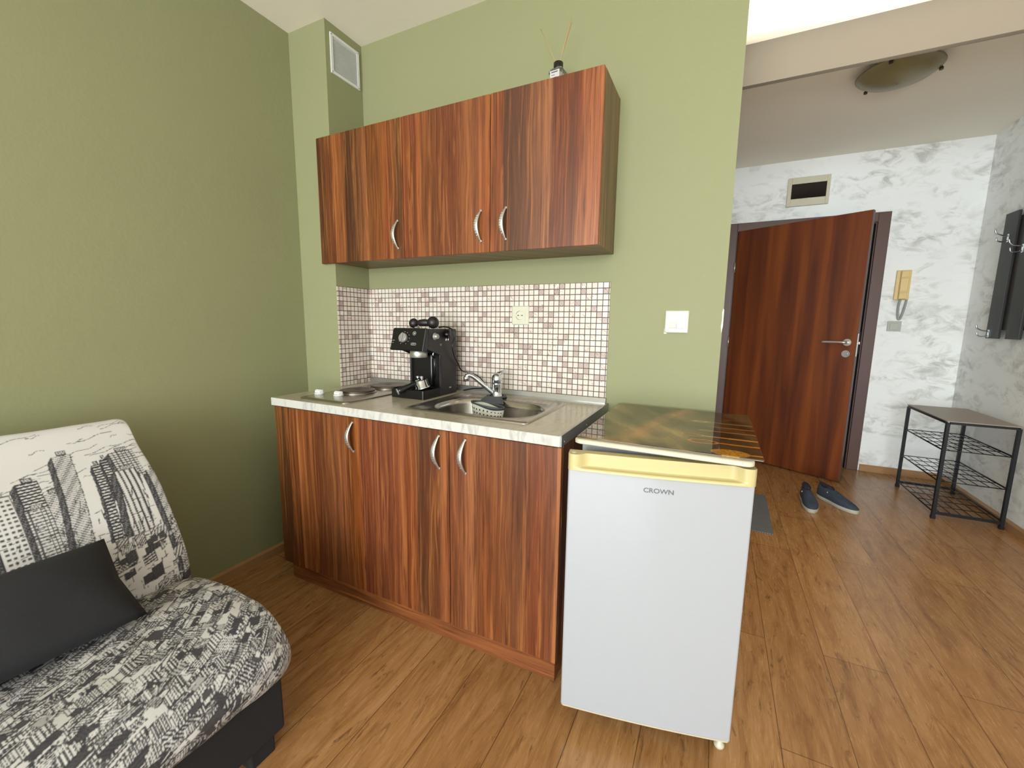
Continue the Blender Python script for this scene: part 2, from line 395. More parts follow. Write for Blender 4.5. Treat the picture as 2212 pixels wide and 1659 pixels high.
def text_mesh(body, size, ext, mat, parent, mtx, name='lettering', scalex=1.0, label=None):
    cu = bpy.data.curves.new('txt', 'FONT'); cu.body = body; cu.size = size; cu.extrude = ext; cu.align_x = 'CENTER'; cu.align_y = 'CENTER'; cu.offset = size * 0.02
    t = bpy.data.objects.new('txt', cu); COL.objects.link(t)
    me = bpy.data.meshes.new_from_object(t.evaluated_get(bpy.context.evaluated_depsgraph_get()))
    bpy.data.objects.remove(t); bpy.data.curves.remove(cu)
    me.transform(Matrix.Diagonal((scalex, 1, 1, 1))); me.transform(mtx); me.materials.clear(); me.materials.append(MAT[mat])
    o = bpy.data.objects.new(name, me); COL.objects.link(o); o.parent = parent
    if label: o['label'] = label
    return o

# ------------------------------------------------------------------ the room
H = 2.558; WX = 1.983; HX = 3.637; HY = 2.61; FY = -5.5
SL = -0.0164
bm = B(); box(bm, -0.2, HX + 0.15, FY - 0.1, HY + 0.35, -0.08, 0); struct('floor', bm, 'floor', 'oak-look laminate floor running through the room and hall', 'floor')
bm = B(); box(bm, -0.2, HX + 0.15, FY - 0.1, HY + 0.35, H, H + 0.1); struct('ceiling', bm, 'ceil', 'plain pale ceiling over room and hall', 'ceiling')
bm = B(); prism(bm, [(0, 0.12), (-SL * 5.5, FY), (-0.15, FY), (-0.15, 0.12)], 'z', 0, H); struct('wall_left', bm, 'green', 'green painted wall behind the sofa', 'wall')
bm = B(); box(bm, 0, WX, 0, 0.12, 0, H); wb = struct('wall_back', bm, 'green', 'green painted wall behind the kitchenette', 'wall')
bm = B()
prism(bm, [(1.9815, 1.255), (1.9845, 1.25), (1.9845, 1.19), (1.981, 1.165), (1.978, 1.19), (1.980, 1.215), (1.9785, 1.24)], 'y', -0.0012, 0.02)
obj('paint_chip', bm, 'cream', wb)
bm = B(); box(bm, 0, 0.251, -0.222, 0, 0, H); struct('wall_corner', bm, 'green', 'narrow green boxed-in duct in the corner left of the cabinets', 'wall')
bm = B(); box(bm, 1.85, WX, 0.12, HY, 0, H); struct('wall_hall', bm, 'plaster', 'hall side wall hidden behind the kitchenette wall', 'wall')
bm = B()
box(bm, WX, 2.05, HY, HY + 0.2, 0, H); box(bm, 3.04, HX, HY, HY + 0.2, 0, H); box(bm, 2.05, 3.04, HY, HY + 0.2, 2.022, H)
struct('wall_end', bm, 'plaster', 'white wall with grey smudged plaster around the open brown door', 'wall')
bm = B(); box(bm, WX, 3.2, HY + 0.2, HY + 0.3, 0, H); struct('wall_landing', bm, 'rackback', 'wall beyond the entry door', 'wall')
bm = B(); box(bm, HX, HX + 0.12, FY, HY + 0.2, 0, H); struct('wall_right', bm, 'plaster', 'smudged grey plaster wall carrying the coat rack', 'wall')
bm = B()
box(bm, -0.15, 0.5, FY - 0.04, FY, 0, H); box(bm, 3.4, HX, FY - 0.04, FY, 0, H); box(bm, 0.5, 3.4, FY - 0.04, FY, 2.3, H); box(bm, 0.5, 3.4, FY - 0.04, FY, 0, 0.2)
struct('wall_front', bm, 'green', 'wall with the wide window behind the camera', 'wall')
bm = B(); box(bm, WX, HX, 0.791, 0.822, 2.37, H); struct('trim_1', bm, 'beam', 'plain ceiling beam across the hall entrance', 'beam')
# skirtings
bm = B(); prism(bm, [(0.0, 0.0), (0.016, 0.0), (0.016, 0.042), (0.006, 0.05), (0.0, 0.05)], 'y', -0.222, FY)
for v in bm.verts: v.co.x += -SL * abs(v.co.y)
struct('baseboard_left', bm, 'skirt', 'oak-look skirting along the green wall beside the sofa', 'baseboard')
bm = B(); prism(bm, [(HY, 0.0), (HY - 0.016, 0.0), (HY - 0.016, 0.042), (HY - 0.006, 0.055), (HY, 0.055)], 'x', 3.125, HX)
struct('baseboard_end', bm, 'skirt', 'short oak-look skirting right of the entry door', 'baseboard')
bm = B(); prism(bm, [(HX, 0.0), (HX - 0.016, 0.0), (HX - 0.016, 0.042), (HX - 0.006, 0.055), (HX, 0.055)], 'y', FY, HY - 0.016)
struct('baseboard_right', bm, 'skirt', 'oak-look skirting under the coat rack wall', 'baseboard')

# ------------------------------------------------------------------ entry door
door = thing('door_1', 'dark red-brown entry door standing ajar in its brown casing', 'door', (2.55, HY, 0)); door['kind'] = 'structure'
bm = B()
box(bm, 1.99, 2.058, HY - 0.02, HY, 0, 2.09, 0.003); box(bm, 3.034, 3.112, HY - 0.02, HY, 0, 2.09, 0.003); box(bm, 2.058, 3.034, HY - 0.02, HY, 2.016, 2.09, 0.003)
obj('door_casing', bm, 'casing', door)
bm = B()
box(bm, 2.05, 2.062, HY, HY + 0.2, 0, 2.022); box(bm, 3.028, 3.04, HY, HY + 0.2, 0, 2.022); box(bm, 2.062, 3.028, HY, HY + 0.2, 2.01, 2.022)
box(bm, 3.014, 3.028, HY + 0.05, HY + 0.2, 0, 2.01); box(bm, 2.062, 2.076, HY + 0.05, HY + 0.2, 0, 2.01)
obj('door_jamb', bm, 'casing', door)
bm = B(); box(bm, 3.020, 3.028, HY + 0.03, HY + 0.045, 0, 2.01); box(bm, 3.024, 3.029, HY + 0.004, HY + 0.012, 0, 2.01)
obj('door_seal', bm, 'dark', door)
bm = B(); box(bm, 3.0235, 3.0285, HY + 0.012, HY + 0.034, 0.98, 1.16, 0.001); obj('strike_plate', bm, 'nickel', door)
lp = Vector((2.066, 2.585, 0)); ang = math.atan2(2.151 - 2.585, 2.892 - 2.066); Lw = (Vector((2.892, 2.151, 0)) - lp).length
leaf_m = Matrix.Translation(lp) @ Matrix.Rotation(ang, 4, 'Z')
def leafobj(name, bm, mat, parent, label=None):
    bmesh.ops.recalc_face_normals(bm, faces=bm.faces)
    me = bpy.data.meshes.new(name); bm.to_mesh(me); bm.free(); me.materials.append(MAT[mat])
    o = bpy.data.objects.new(name, me); COL.objects.link(o); o.parent = parent
    if label: o['label'] = label
    return o
bm = B(); box(bm, 0, Lw, 0, 0.04, 0.01, 2.02, 0.002)
leaf = leafobj('door_leaf', bm, 'doorwood', door); leaf.matrix_local = Matrix.Translation(-door.location) @ leaf_m
bm = B(); box(bm, Lw - 0.0015, Lw + 0.002, -0.001, 0.041, 0.01, 2.02, 0.0005); leafobj('edge_band', bm, 'casing', leaf)
bm = B(); hx = Lw - 0.055
lathe(bm, [(0.026, -0.008), (0.026, 0.0)], (hx, 0, 1.083), 'y'); tube(bm, bez([(hx, -0.006, 1.083), (hx, -0.042, 1.083), (hx - 0.012, -0.052, 1.083), (hx - 0.05, -0.053, 1.084), (hx - 0.145, -0.052, 1.083)], 8), 0.0095, 12)
leafobj('door_handle', bm, 'nickel', leaf)
bm = B(); lathe(bm, [(0.026, -0.008), (0.026, 0.0)], (hx, 0, 0.998), 'y'); lathe(bm, [(0.010, -0.013), (0.010, -0.006)], (hx + 0.002, 0, 0.998), 'y')
leafobj('keyhole_rosette', bm, 'chrome', leaf)
bm = B(); box(bm, Lw, Lw + 0.003, 0.012, 0.030, 0.98, 1.15, 0.001); box(bm, Lw, Lw + 0.014, 0.014, 0.028, 1.07, 1.09, 0.002); leafobj('lock_plate', bm, 'nickel', leaf)
for z in (1.71, 1.05, 0.3):
    bm = B(); lathe(bm, [(0.007, z - 0.045), (0.007, z + 0.045)], (-0.004, -0.006, 0), 'z', 12); leafobj('hinge', bm, 'nickel', leaf)

# ------------------------------------------------------------------ kitchen cabinets
def handle(parent, x, z, yf, flip=1):
    """curved pressed bow pull, 12 cm tall, dotted face"""
    bm = B(); n = 22; prev = None
    for i in range(n + 1):
        t = i / n; a = math.sin(PI * t)
        zz = z + 0.062 * (1 - 2 * t); dy = 0.004 + 0.024 * a; dx = -0.011 * a * flip
        w = 0.0035 + 0.0065 * a; th = 0.0028 + 0.001 * a
        c = (x + dx, yf - dy, zz)
        ring = [bm.verts.new((c[0] + w * math.cos(q), c[1] + th * math.sin(q), c[2])) for q in [2 * PI * k / 10 for k in range(10)]]
        if prev:
            for k in range(10):
                f = bm.faces.new((prev[k], prev[(k + 1) % 10], ring[(k + 1) % 10], ring[k])); f.smooth = True
        else: bm.faces.new(ring)
        prev = ring
    bm.faces.new(prev)
    for s in (1, -1): box(bm, x - 0.004, x + 0.004, yf - 0.008, yf, z + s * 0.058 - 0.004, z + s * 0.058 + 0.004, 0.001)
    for i in range(9):
        for k in (-1, 1):
            t = 0.2 + 0.6 * i / 8; a = math.sin(PI * t)
            c = (x - 0.011 * a * flip + k * 0.003, yf - 0.0295 * a - 0.004 * (1 - a) - 0.0, z + 0.062 * (1 - 2 * t))
            bmesh.ops.create_icosphere(bm, subdivisions=1, radius=0.0015, matrix=Matrix.Translation((c[0], yf - (0.004 + 0.024 * a) - 0.0035, c[2])))
    return obj('handle', bm, 'nickel', parent)

UY = -0.2437
def wall_unit(label, x0, x1, cx0, doors, hs):
    t = thing('wall_cabinet', label, 'cabinet', (cx0, -0.001, 1.472), group='wall cabinets over the worktop')
    bm = B(); T = 0.016; yb, yf = -0.001, UY + 0.018
    box(bm, cx0, cx0 + T, yf, yb, 1.472, 2.046); box(bm, x1 - T, x1, yf, yb, 1.472, 2.046)
    box(bm, cx0 + T, x1 - T, yf, yb, 1.472, 1.488); box(bm, cx0 + T, x1 - T, yf, yb, 2.03, 2.046); box(bm, cx0 + T, x1 - T, yb - 0.006, yb, 1.488, 2.03)
    obj('carcass', bm, 'carc', t)
    for (a, b), (hx, fl) in zip(doors, hs):
        bm = B(); box(bm, a + 0.0015, b - 0.0015, UY, UY + 0.017, 1.470, 2.048, 0.001, 1)
        d = obj('door', bm, 'upwood', t); handle(d, hx, 1.571, UY, fl)
    return t
wall_unit('single-door zebra-wood wall cabinet at the left, beneath the vent', 0.182, 0.703, 0.254, [(0.182, 0.703)], [(0.672, 1)])
wall_unit('double-door zebra-wood wall cabinet carrying the reed diffuser', 0.703, 1.568, 0.7035, [(0.703, 1.132), (1.132, 1.568)], [(1.094, 1), (1.205, 1)])

LY = -0.589
def base_unit(label, x0, x1, doors, hs, endstrip=False):
    t = thing('base_cabinet', label, 'cabinet', (x0, -0.02, 0), group='base cabinets under the worktop')
    bm = B(); T = 0.016; yb, yf = -0.02, LY + 0.019; zt = 0.826
    box(bm, x0, x0 + T, yf, yb, 0.0975, zt); box(bm, x1 - T, x1, yf, yb, 0.0975, zt)
    box(bm, x0 + T, x1 - T, yf, yb, 0.0975, 0.1135); box(bm, x0 + T, x1 - T, yb - 0.006, yb, 0.11, zt)
    box(bm, x0 + T, x1 - T, yf, yf + 0.08, zt - 0.016, zt)
    obj('carcass', bm, 'darkside', t)
    for (a, b), (hx, fl) in zip(doors, hs):
        bm = B(); box(bm, a + 0.0015, b - 0.0015, LY, LY + 0.017, 0.097, 0.822, 0.001, 1)
        d = obj('door', bm, 'lowwood', t); handle(d, hx, 0.745, LY, fl)
    return t
b1 = base_unit('single-door zebra-wood base cabinet beneath the hotplates', 0.252, 0.757, [(0.252, 0.757)], [(0.722, 1)])
b2 = base_unit('double-door zebra-wood base cabinet beneath the sink', 0.7575, 1.575, [(0.757, 1.168), (1.168, 1.576)], [(1.130, 1), (1.238, 1)])
bm = B(); box(bm, 0.262, 1.562, LY + 0.034, LY + 0.05, 0.0, 0.0965, 0.001, 1); box(bm, 0.262, 0.278, LY + 0.05, -0.05, 0, 0.0965); box(bm, 1.546, 1.562, LY + 0.05, -0.05, 0, 0.0965)
tag(obj('cabinet_plinth', bm, 'plinth'), 'long brown wooden plinth board running under the base cabinets', 'plinth')

# worktop: slab with a sink cut-out, marble edge, aluminium end strip and back rail
WX0, WX1, WYF, WZ = 0.252, 1.5756, -0.601, 0.86
wt = thing('worktop', 'cream marble-look kitchen worktop with aluminium end strip', 'worktop', (WX0, 0, 0.828))
bm = B(); sx0, sx1, sy0, sy1 = 0.935, 1.405, -0.485, -0.115
box(bm, WX0, sx0, WYF + 0.004, -0.0, 0.828, WZ); box(bm, sx1, WX1 - 0.002, WYF + 0.004, 0.0, 0.828, WZ)
box(bm, sx0, sx1, WYF + 0.004, sy0, 0.828, WZ); box(bm, sx0, sx1, sy1, 0, 0.828, WZ)
obj('worktop_slab', bm, 'wtop', wt)
bm = B(); box(bm, WX0 - 0.001, WX1 - 0.002, WYF, WYF + 0.005, 0.827, WZ + 0.0005, 0.002, 2); box(bm, WX0 - 0.0015, WX0, WYF + 0.004, -0.222, 0.828, WZ)
obj('edge_band', bm, 'wedge', wt)
bm = B(); box(bm, WX1 - 0.002, WX1 + 0.001, WYF + 0.004, -0.002, 0.827, WZ + 0.001); box(bm, WX1 - 0.006, WX1 + 0.001, WYF + 0.004, -0.002, WZ, WZ + 0.002)
for y in (-0.57, -0.33, -0.1): lathe(bm, [(0.003, 0), (0.0025, 0.0015)], (WX1 + 0.001, y, 0.838), 'x', 10)
obj('end_strip', bm, 'alu', wt)
bm = B(); prism(bm, [(0, WZ), (-0.022, WZ), (-0.022, WZ + 0.005), (-0.014, WZ + 0.0235), (0, WZ + 0.0235)], 'x', WX0 + 0.001, 1.566)
obj('back_rail', bm, 'alu', wt)

bm = B(); box(bm, 0.2555, 1.5624, -0.005, -0.0005, 0.8840, 1.3633)
tag(obj('tile_backsplash', bm, 'tile'), 'wide splashback of tiny patterned mosaic tiles behind coffee machine and sink', 'tiles')
bm = B(); box(bm, 0.2515, 0.255, -0.222, -0.0005, 0.8605, 1.3633)
tag(obj('tile_backsplash', bm, 'tile'), 'narrow mosaic tile strip on the duct side left of the hotplates', 'tiles')

# ------------------------------------------------------------------ hob
hb = thing('hotplate_hob', 'steel two-plate electric hob sunk in the worktop left end', 'hob', (0.5, -0.3, WZ))
hx0, hx1, hy0, hy1 = 0.362, 0.648, -0.556, -0.05
bm = B()
loops = []
for ins, z in ((0, WZ), (0.0, WZ + 0.001), (0.003, WZ + 0.005), (0.012, WZ + 0.0075), (0.02, WZ + 0.0065)):
    loops.append([(x, y, z) for x, y in rrect((hx0 + hx1) / 2, (hy0 + hy1) / 2, (hx1 - hx0) / 2 - ins, (hy1 - hy0) / 2 - ins, max(0.03 - ins, 0.01))])
loft(bm, loops, True, True); obj('hob_tray', bm, 'steel', hb)
for (px, py, r) in ((0.485, -0.335, 0.078), (0.50, -0.145, 0.088)):
    bm = B(); lathe(bm, [(r + 0.008, WZ + 0.006), (r + 0.008, WZ + 0.010), (r + 0.002, WZ + 0.011)], (px, py, 0), 'z', 48); o = obj('plate_ring', bm, 'steel', hb)
    bm = B(); prof = [(r, WZ + 0.008), (r, WZ + 0.0175)]
    for k in range(6): prof += [(r - 0.008 - 0.009 * k, WZ + 0.0185), (r - 0.011 - 0.009 * k, WZ + 0.0178)]
    prof += [(0.014, WZ + 0.0185), (0.012, WZ + 0.0165)]
    lathe(bm, prof, (px, py, 0), 'z', 48); obj('hot_plate', bm, 'plate', hb)
for px, py in ((0.385, -0.462), (0.493, -0.452)):
    bm = B(); lathe(bm, [(0.021, WZ + 0.0065), (0.021, WZ + 0.012), (0.017, WZ + 0.013)], (px, py, 0), 'z', 28)
    prism(bm, [(px - 0.017, py - 0.006), (px + 0.017, py - 0.006), (px + 0.019, py + 0.006), (px - 0.019, py + 0.006)], 'z', WZ + 0.012, WZ + 0.027, 0.0015)
    box(bm, px - 0.0165, px + 0.0165, py - 0.012, py + 0.012, WZ + 0.0125, WZ + 0.024, 0.003)
    obj('knob', bm, 'white', hb)

# ------------------------------------------------------------------ sink, tap, caddy
sk = thing('kitchen_sink', 'stainless steel inset sink with one rounded bowl', 'sink', (1.165, -0.3, WZ))
bm = B()
def RR(cx, cy, hx, hy, r, z): return [(x, y, z) for x, y in rrect(cx, cy, hx, hy, r, 8)]
cx, cy = 1.165, -0.305; bx, by, bhx, bhy = 1.185, -0.335, 0.215, 0.14
loft(bm, [RR(cx, cy, 0.262, 0.209, 0.018, WZ), RR(cx, cy, 0.262, 0.209, 0.018, WZ + 0.002), RR(cx, cy, 0.256, 0.203, 0.016, WZ + 0.0065), RR(cx, cy, 0.246, 0.193, 0.014, WZ + 0.0065),
          RR(cx, cy, 0.240, 0.187, 0.014, WZ + 0.0035), RR(bx, by, bhx + 0.010, bhy + 0.010, 0.125, WZ + 0.0035), RR(bx, by, bhx + 0.006, bhy + 0.006, 0.122, WZ + 0.006),
          RR(bx, by, bhx, bhy, 0.115, WZ + 0.003), RR(bx, by, bhx - 0.004, bhy - 0.004, 0.112, WZ - 0.02), RR(bx, by, bhx - 0.012, bhy - 0.012, 0.105, WZ - 0.10),
          RR(bx, by, bhx - 0.03, bhy - 0.03, 0.09, WZ - 0.135), RR(bx, by, bhx - 0.07, bhy - 0.07, 0.06, WZ - 0.145), RR(bx, by, 0.045, 0.045, 0.044, WZ - 0.148)], False, True)
obj('sink_basin', bm, 'steel', sk)
bm = B(); lathe(bm, [(0.042, WZ - 0.1475), (0.042, WZ - 0.144), (0.03, WZ - 0.146), (0.012, WZ - 0.142), (0.0, WZ - 0.142)], (bx, by, 0), 'z', 28, False); obj('drain', bm, 'chrome', sk)
tp = thing('mixer_tap', 'chrome mixer tap with spout swung left over the sink', 'tap', (1.107, -0.128, WZ + 0.0035))
bm = B(); lathe(bm, [(0.028, WZ + 0.003), (0.028, WZ + 0.008), (0.023, WZ + 0.012), (0.021, WZ + 0.03), (0.021, WZ + 0.062), (0.022, WZ + 0.064), (0.022, WZ + 0.068)], (1.107, -0.128, 0), 'z', 28); obj('tap_body', bm, 'chrome', tp)
bm = B(); lathe(bm, [(0.0215, WZ + 0.068), (0.0225, WZ + 0.085), (0.021, WZ + 0.100), (0.014, WZ + 0.109), (0.002, WZ + 0.112)], (1.107, -0.128, 0), 'z', 28)
tube(bm, [(1.107, -0.128, WZ + 0.096), (1.112, -0.118, WZ + 0.108), (1.120, -0.100, WZ + 0.116), (1.126, -0.085, WZ + 0.119)], [0.014, 0.012, 0.009, 0.007], 14)
obj('lever', bm, 'chrome', tp)
bm = B(); pth = bez([(1.108, -0.13, WZ + 0.014), (1.094, -0.139, WZ + 0.026), (1.062, -0.16, WZ + 0.058), (1.026, -0.183, WZ + 0.094), (1.010, -0.193, WZ + 0.104), (1.000, -0.20, WZ + 0.102), (0.996, -0.203, WZ + 0.092)], 8)
tube(bm, pth, [0.0115 - 0.002 * math.sin(PI * i / (len(pth) - 1)) for i in range(len(pth))], 14)
lathe(bm, [(0.0125, WZ + 0.078), (0.0130, WZ + 0.096), (0.010, WZ + 0.100)], (0.996, -0.203, 0), 'z', 20); obj('spout', bm, 'chrome', tp)

cd = thing('sink_caddy', 'grey and off-white perforated caddy hooked over the tap base in the sink', 'sink caddy', (1.14, -0.26, 0.79))
def pouch(ztop_off, zb, mis):
    pass
bm = B(); N = 40
def ell(z_fn, a, b, cxx, cyy): return [(cxx + a * math.cos(2 * PI * i / N), cyy + b * math.sin(2 * PI * i / N), z_fn(math.cos(2 * PI * i / N))) for i in range(N)]
zt = lambda c: 0.853 - 0.008 * c - 0.004 * math.sin(3 * c)
zm = lambda c: 0.860 - 0.008 * c
PX, PY = 1.137, -0.262
loft(bm, [ell(lambda c: 0.772, 0.052, 0.020, PX, PY), ell(lambda c: 0.776, 0.062, 0.028, PX, PY), ell(lambda c: 0.81, 0.069, 0.033, PX, PY), ell(zt, 0.075, 0.037, PX, PY), ell(zt, 0.072, 0.034, PX, PY), ell(lambda c: 0.81, 0.066, 0.030, PX, PY), ell(lambda c: 0.78, 0.058, 0.025, PX, PY)], True, True)
for i in range(11):
    th = math.radians(-160 + 14 * i + 0); c = math.cos(th)
    for k in range(4):
        z = 0.838 - 0.007 * c - 0.0165 * k; s = 0.069 + (z - 0.81) * 0.14; r = 0.0032 + 0.0006 * (k == 2)
        sa, sb = s + 0.0006, 0.033 + (z - 0.81) * 0.09 + 0.0006
        p = Vector((PX + sa * math.cos(th), PY + sb * math.sin(th), z)); nr = Vector((math.cos(th) / sa, math.sin(th) / sb, 0)).normalized(); tg = Vector((-nr.y, nr.x, 0))
        f = bm.faces.new([bm.verts.new(p + tg * r * math.cos(2 * PI * q / 10) + Vector((0, 0, 1)) * r * 1.15 * math.sin(2 * PI * q / 10)) for q in range(10)]); f.material_index = 1
obj('pouch', bm, ['caddyw', 'dark'], cd)
bm = B(); zt2 = lambda c: 0.851 - 0.008 * c - 0.004 * math.sin(3 * c)
loft(bm, [ell(zt2, 0.0765, 0.0385, PX, PY), ell(zm, 0.078, 0.041, PX, PY), ell(lambda c: zm(c) + 0.001, 0.073, 0.036, PX, PY), ell(zt2, 0.071, 0.033, PX, PY)], close=True)
prof = [(1.135, -0.228, 0.862), (1.128, -0.20, 0.870), (1.115, -0.175, 0.873), (1.108, -0.155, 0.872)]
for i in range(3):
    a, b = prof[i], prof[i + 1]; wa, wb_ = (0.058, 0.05, 0.042)[i], (0.05, 0.042, 0.04)[i]
    va = [bm.verts.new(p) for p in ((a[0] - wa, a[1], a[2]), (a[0] + wa, a[1], a[2]), (b[0] + wb_, b[1], b[2]), (b[0] - wb_, b[1], b[2]))]
    vb = [bm.verts.new((v.co.x, v.co.y, v.co.z - 0.004)) for v in va]
    bm.faces.new(va); bm.faces.new(vb[::-1])
    for k in range(4): bm.faces.new((va[k], vb[k], vb[(k + 1) % 4], va[(k + 1) % 4]))
lathe(bm, [(0.030, 0.8665), (0.045, 0.8665), (0.045, 0.873), (0.030, 0.873)], (1.107, -0.128, 0), 'z', 32, False)
obj('saddle_strap', bm, 'grubber', cd)

# ------------------------------------------------------------------ coffee machine
cm = thing('coffee_machine', 'black espresso machine on the worktop between hob and sink', 'coffee machine', (0.76, -0.2, WZ))
MX0, MX1 = 0.681, 0.860
bm = B()
side = [(-0.075, 0.862), (-0.075, 1.158), (-0.079, 1.162), (-0.285, 1.163), (-0.296, 1.075), (-0.194, 1.047), (-0.196, 0.898), (-0.196, 0.862)]
prism(bm, side, 'x', MX1 - 0.012, MX1, 0.003)
for a_, b_, z_, t_ in ((-0.205, -0.192, 1.094, 0.0015), (-0.203, -0.194, 1.089, 0.0015), (-0.135, -0.131, 0.888, 0.006), (-0.127, -0.122, 0.888, 0.006)): box(bm, MX1 - 0.0005, MX1 + 0.0006, a_, b_, z_, z_ + t_, mi=1)
obj('side_panel', bm, ['blackm', 'greyp'], cm)
bm = B(); prism(bm, side, 'x', MX0, MX0 + 0.012, 0.003); obj('side_panel', bm, 'blackm', cm)
bm = B(); box(bm, MX0 + 0.012, MX1 - 0.012, -0.186, -0.078, 0.862, 1.157); box(bm, MX0 + 0.012, MX1 - 0.012, -0.285, -0.186, 1.068, 1.157, 0.002)
box(bm, MX0 + 0.03, MX1 - 0.05, -0.20, -0.186, 0.90, 1.05, 0.006)
obj('body', bm, 'black', cm)
bm = B()
q = [(-0.286, 1.165), (-0.302, 1.165), (-0.329, 1.069), (-0.296, 1.067)]
nd = Vector((0, -0.302 + 0.329, 1.165 - 1.069)).normalized(); nn = Vector((0, -nd.z, nd.y))
def panel_pt(x, t): return Vector((x, -0.329, 1.069)) + nd * t + nn * 0.0005
Mp = lambda x, t: Matrix.Translation(panel_pt(x, t) - Vector(cm.location)) @ Matrix(((1, 0, 0), (0, nd.y, nn.y), (0, nd.z, nn.z))).to_4x4()
def local_part(name, bm, mat, M, parent, label=None):
    bmesh.ops.recalc_face_normals(bm, faces=bm.faces); bmesh.ops.transform(bm, matrix=M, verts=bm.verts)
    return obj(name, bm, mat, parent, world=False, label=label)
bm = B(); prism(bm, q, 'x', MX0 - 0.001, MX1 + 0.001, 0.005)
b2 = B()
for a in range(-60, 241, 30): box(b2, 0.028 * math.cos(math.radians(a)) - 0.0012, 0.028 * math.cos(math.radians(a)) + 0.0012, 0.028 * math.sin(math.radians(a)) - 0.0012, 0.028 * math.sin(math.radians(a)) + 0.0012, 0, 0.0006)
box(b2, -0.062, -0.050, -0.012, -0.0105, 0, 0.0005); box(b2, -0.062, -0.054, -0.022, -0.0205, 0, 0.0005)
lathe(b2, [(0.0085, 0), (0.0085, 0.0006), (0.0072, 0.0006), (0.0072, 0)], (0.052, 0.022, 0), 'z', 24, False); lathe(b2, [(0.004, 0), (0.004, 0.0006)], (0.052, 0.022, 0), 'z', 4)
bmesh.ops.transform(b2, matrix=Matrix.Translation(cm.location) @ Mp(0.750, 0.055), verts=b2.verts)
for f in b2.faces: f.material_index = 1
tmp = bpy.data.meshes.new('t'); b2.to_mesh(tmp); b2.free(); bm.from_mesh(tmp); bpy.data.meshes.remove(tmp)
obj('control_panel', bm, ['black', 'greyp'], cm)
bm = B(); lathe(bm, [(0.0215, 0), (0.0205, 0.012), (0.018, 0.015)], (0, 0, 0), 'z', 32); box(bm, -0.004, 0.004, -0.018, 0.018, 0.012, 0.021, 0.0015)
local_part('control_knob', bm, 'silver', Mp(0.750, 0.055), cm)
bm = B(); pts = rrect(0, 0, 0.0145, 0.0055, 0.0052); pi_ = rrect(0, 0, 0.0135, 0.0045, 0.0043)
loft(bm, [[(x, y, 0) for x, y in pts], [(x, y, 0.0012) for x, y in pts], [(x, y, 0.0012) for x, y in pi_], [(x, y, 0.0006) for x, y in pi_]], True, True, False)
bd = local_part('badge', bm, 'silver', Mp(0.806, 0.03), cm)
text_mesh('DeLonghi', 0.0065, 0.0002, 'black', bd, Mp(0.806, 0.03) @ Matrix.Translation((0, 0, 0.001)), 'badge_lettering')
bm = B(); pts = rrect((MX0 + MX1) / 2, -0.262, 0.0895, 0.067, 0.008)
loft(bm, [[(x, y, WZ + 0.001) for x, y in pts], [(x, y, WZ + 0.038) for x, y in pts], [(x * 0.97 + 0.7705 * 0.03, y * 0.96 - 0.262 * 0.04, WZ + 0.039) for x, y in pts], [(x * 0.96 + 0.7705 * 0.04, y * 0.95 - 0.262 * 0.05, WZ + 0.032) for x, y in pts]], True, True, False)
for k in range(7): box(bm, MX0 + 0.02, MX1 - 0.02, -0.315 + 0.017 * k, -0.309 + 0.017 * k, WZ + 0.031, WZ + 0.035)
obj('drip_tray', bm, 'black', cm)
bm = B(); lathe(bm, [(0.036, 1.036), (0.038, 1.039), (0.038, 1.066), (0.035, 1.070)], (0.783, -0.258, 0), 'z', 36); obj('brew_head', bm, 'nickel', cm)
bm = B(); tube(bm, bez([(0.838, -0.225, 1.058), (0.836, -0.228, 1.044), (0.840, -0.235, 1.036), (0.852, -0.242, 1.033), (0.858, -0.243, 1.030)], 6), 0.003, 10); obj('steam_pipe', bm, 'chrome', cm)
bm = B(); tube(bm, [(0.856, -0.243, 1.036), (0.85, -0.232, 0.99), (0.842, -0.225, 0.945)], [0.0065, 0.007, 0.0055], 12); obj('frother_sleeve', bm, 'black', cm)
bm = B()
lathe(bm, [(0.016, MX1), (0.016, MX1 + 0.003), (0.011, MX1 + 0.004), (0.011, MX1 + 0.016), (0.009, MX1 + 0.018)], (0, -0.243, 1.130), 'x', 24); obj('steam_knob', bm, 'silver', cm)
# portafilter lying on the tray
pf = thing('portafilter', 'chrome portafilter with black handle lying on the coffee machine tray', 'portafilter', (0.79, -0.28, WZ + 0.036))
ax = Vector((0.16, 0.16, 0.93)).normalized()
def along(c, ax, prof, bm, seg=28, mi=0):
    q = Vector((0, 0, 1)).rotation_difference(ax).to_matrix().to_4x4(); b2 = bmesh.new(); lathe(b2, prof, (0, 0, 0), 'z', seg, mi=mi)
    bmesh.ops.transform(b2, matrix=Matrix.Translation(c) @ q, verts=b2.verts); me = bpy.data.meshes.new('t'); b2.to_mesh(me); b2.free(); bm.from_mesh(me); bpy.data.meshes.remove(me)
bm = B(); c = Vector((0.806, -0.262, 0.9))
along(c, Vector((-0.18, -0.2, 1)).normalized(), [(0.034, 0.0), (0.034, 0.006), (0.030, 0.008), (0.029, 0.036), (0.022, 0.042), (0.010, 0.044)], bm)
along(c + Vector((-0.02, -0.008, 0.042)), Vector((-0.18, -0.2, 1)).normalized(), [(0.007, 0.0), (0.0075, 0.014)], bm, 14)
along(c + Vector((0.005, -0.012, 0.043)), Vector((-0.18, -0.2, 1)).normalized(), [(0.007, 0.0), (0.0075, 0.014)], bm, 14)
obj('filter_basket', bm, 'chrome', pf)
bm = B(); h0 = Vector((0.793, -0.284, 0.926)); h1 = Vector((0.742, -0.352, 0.892))
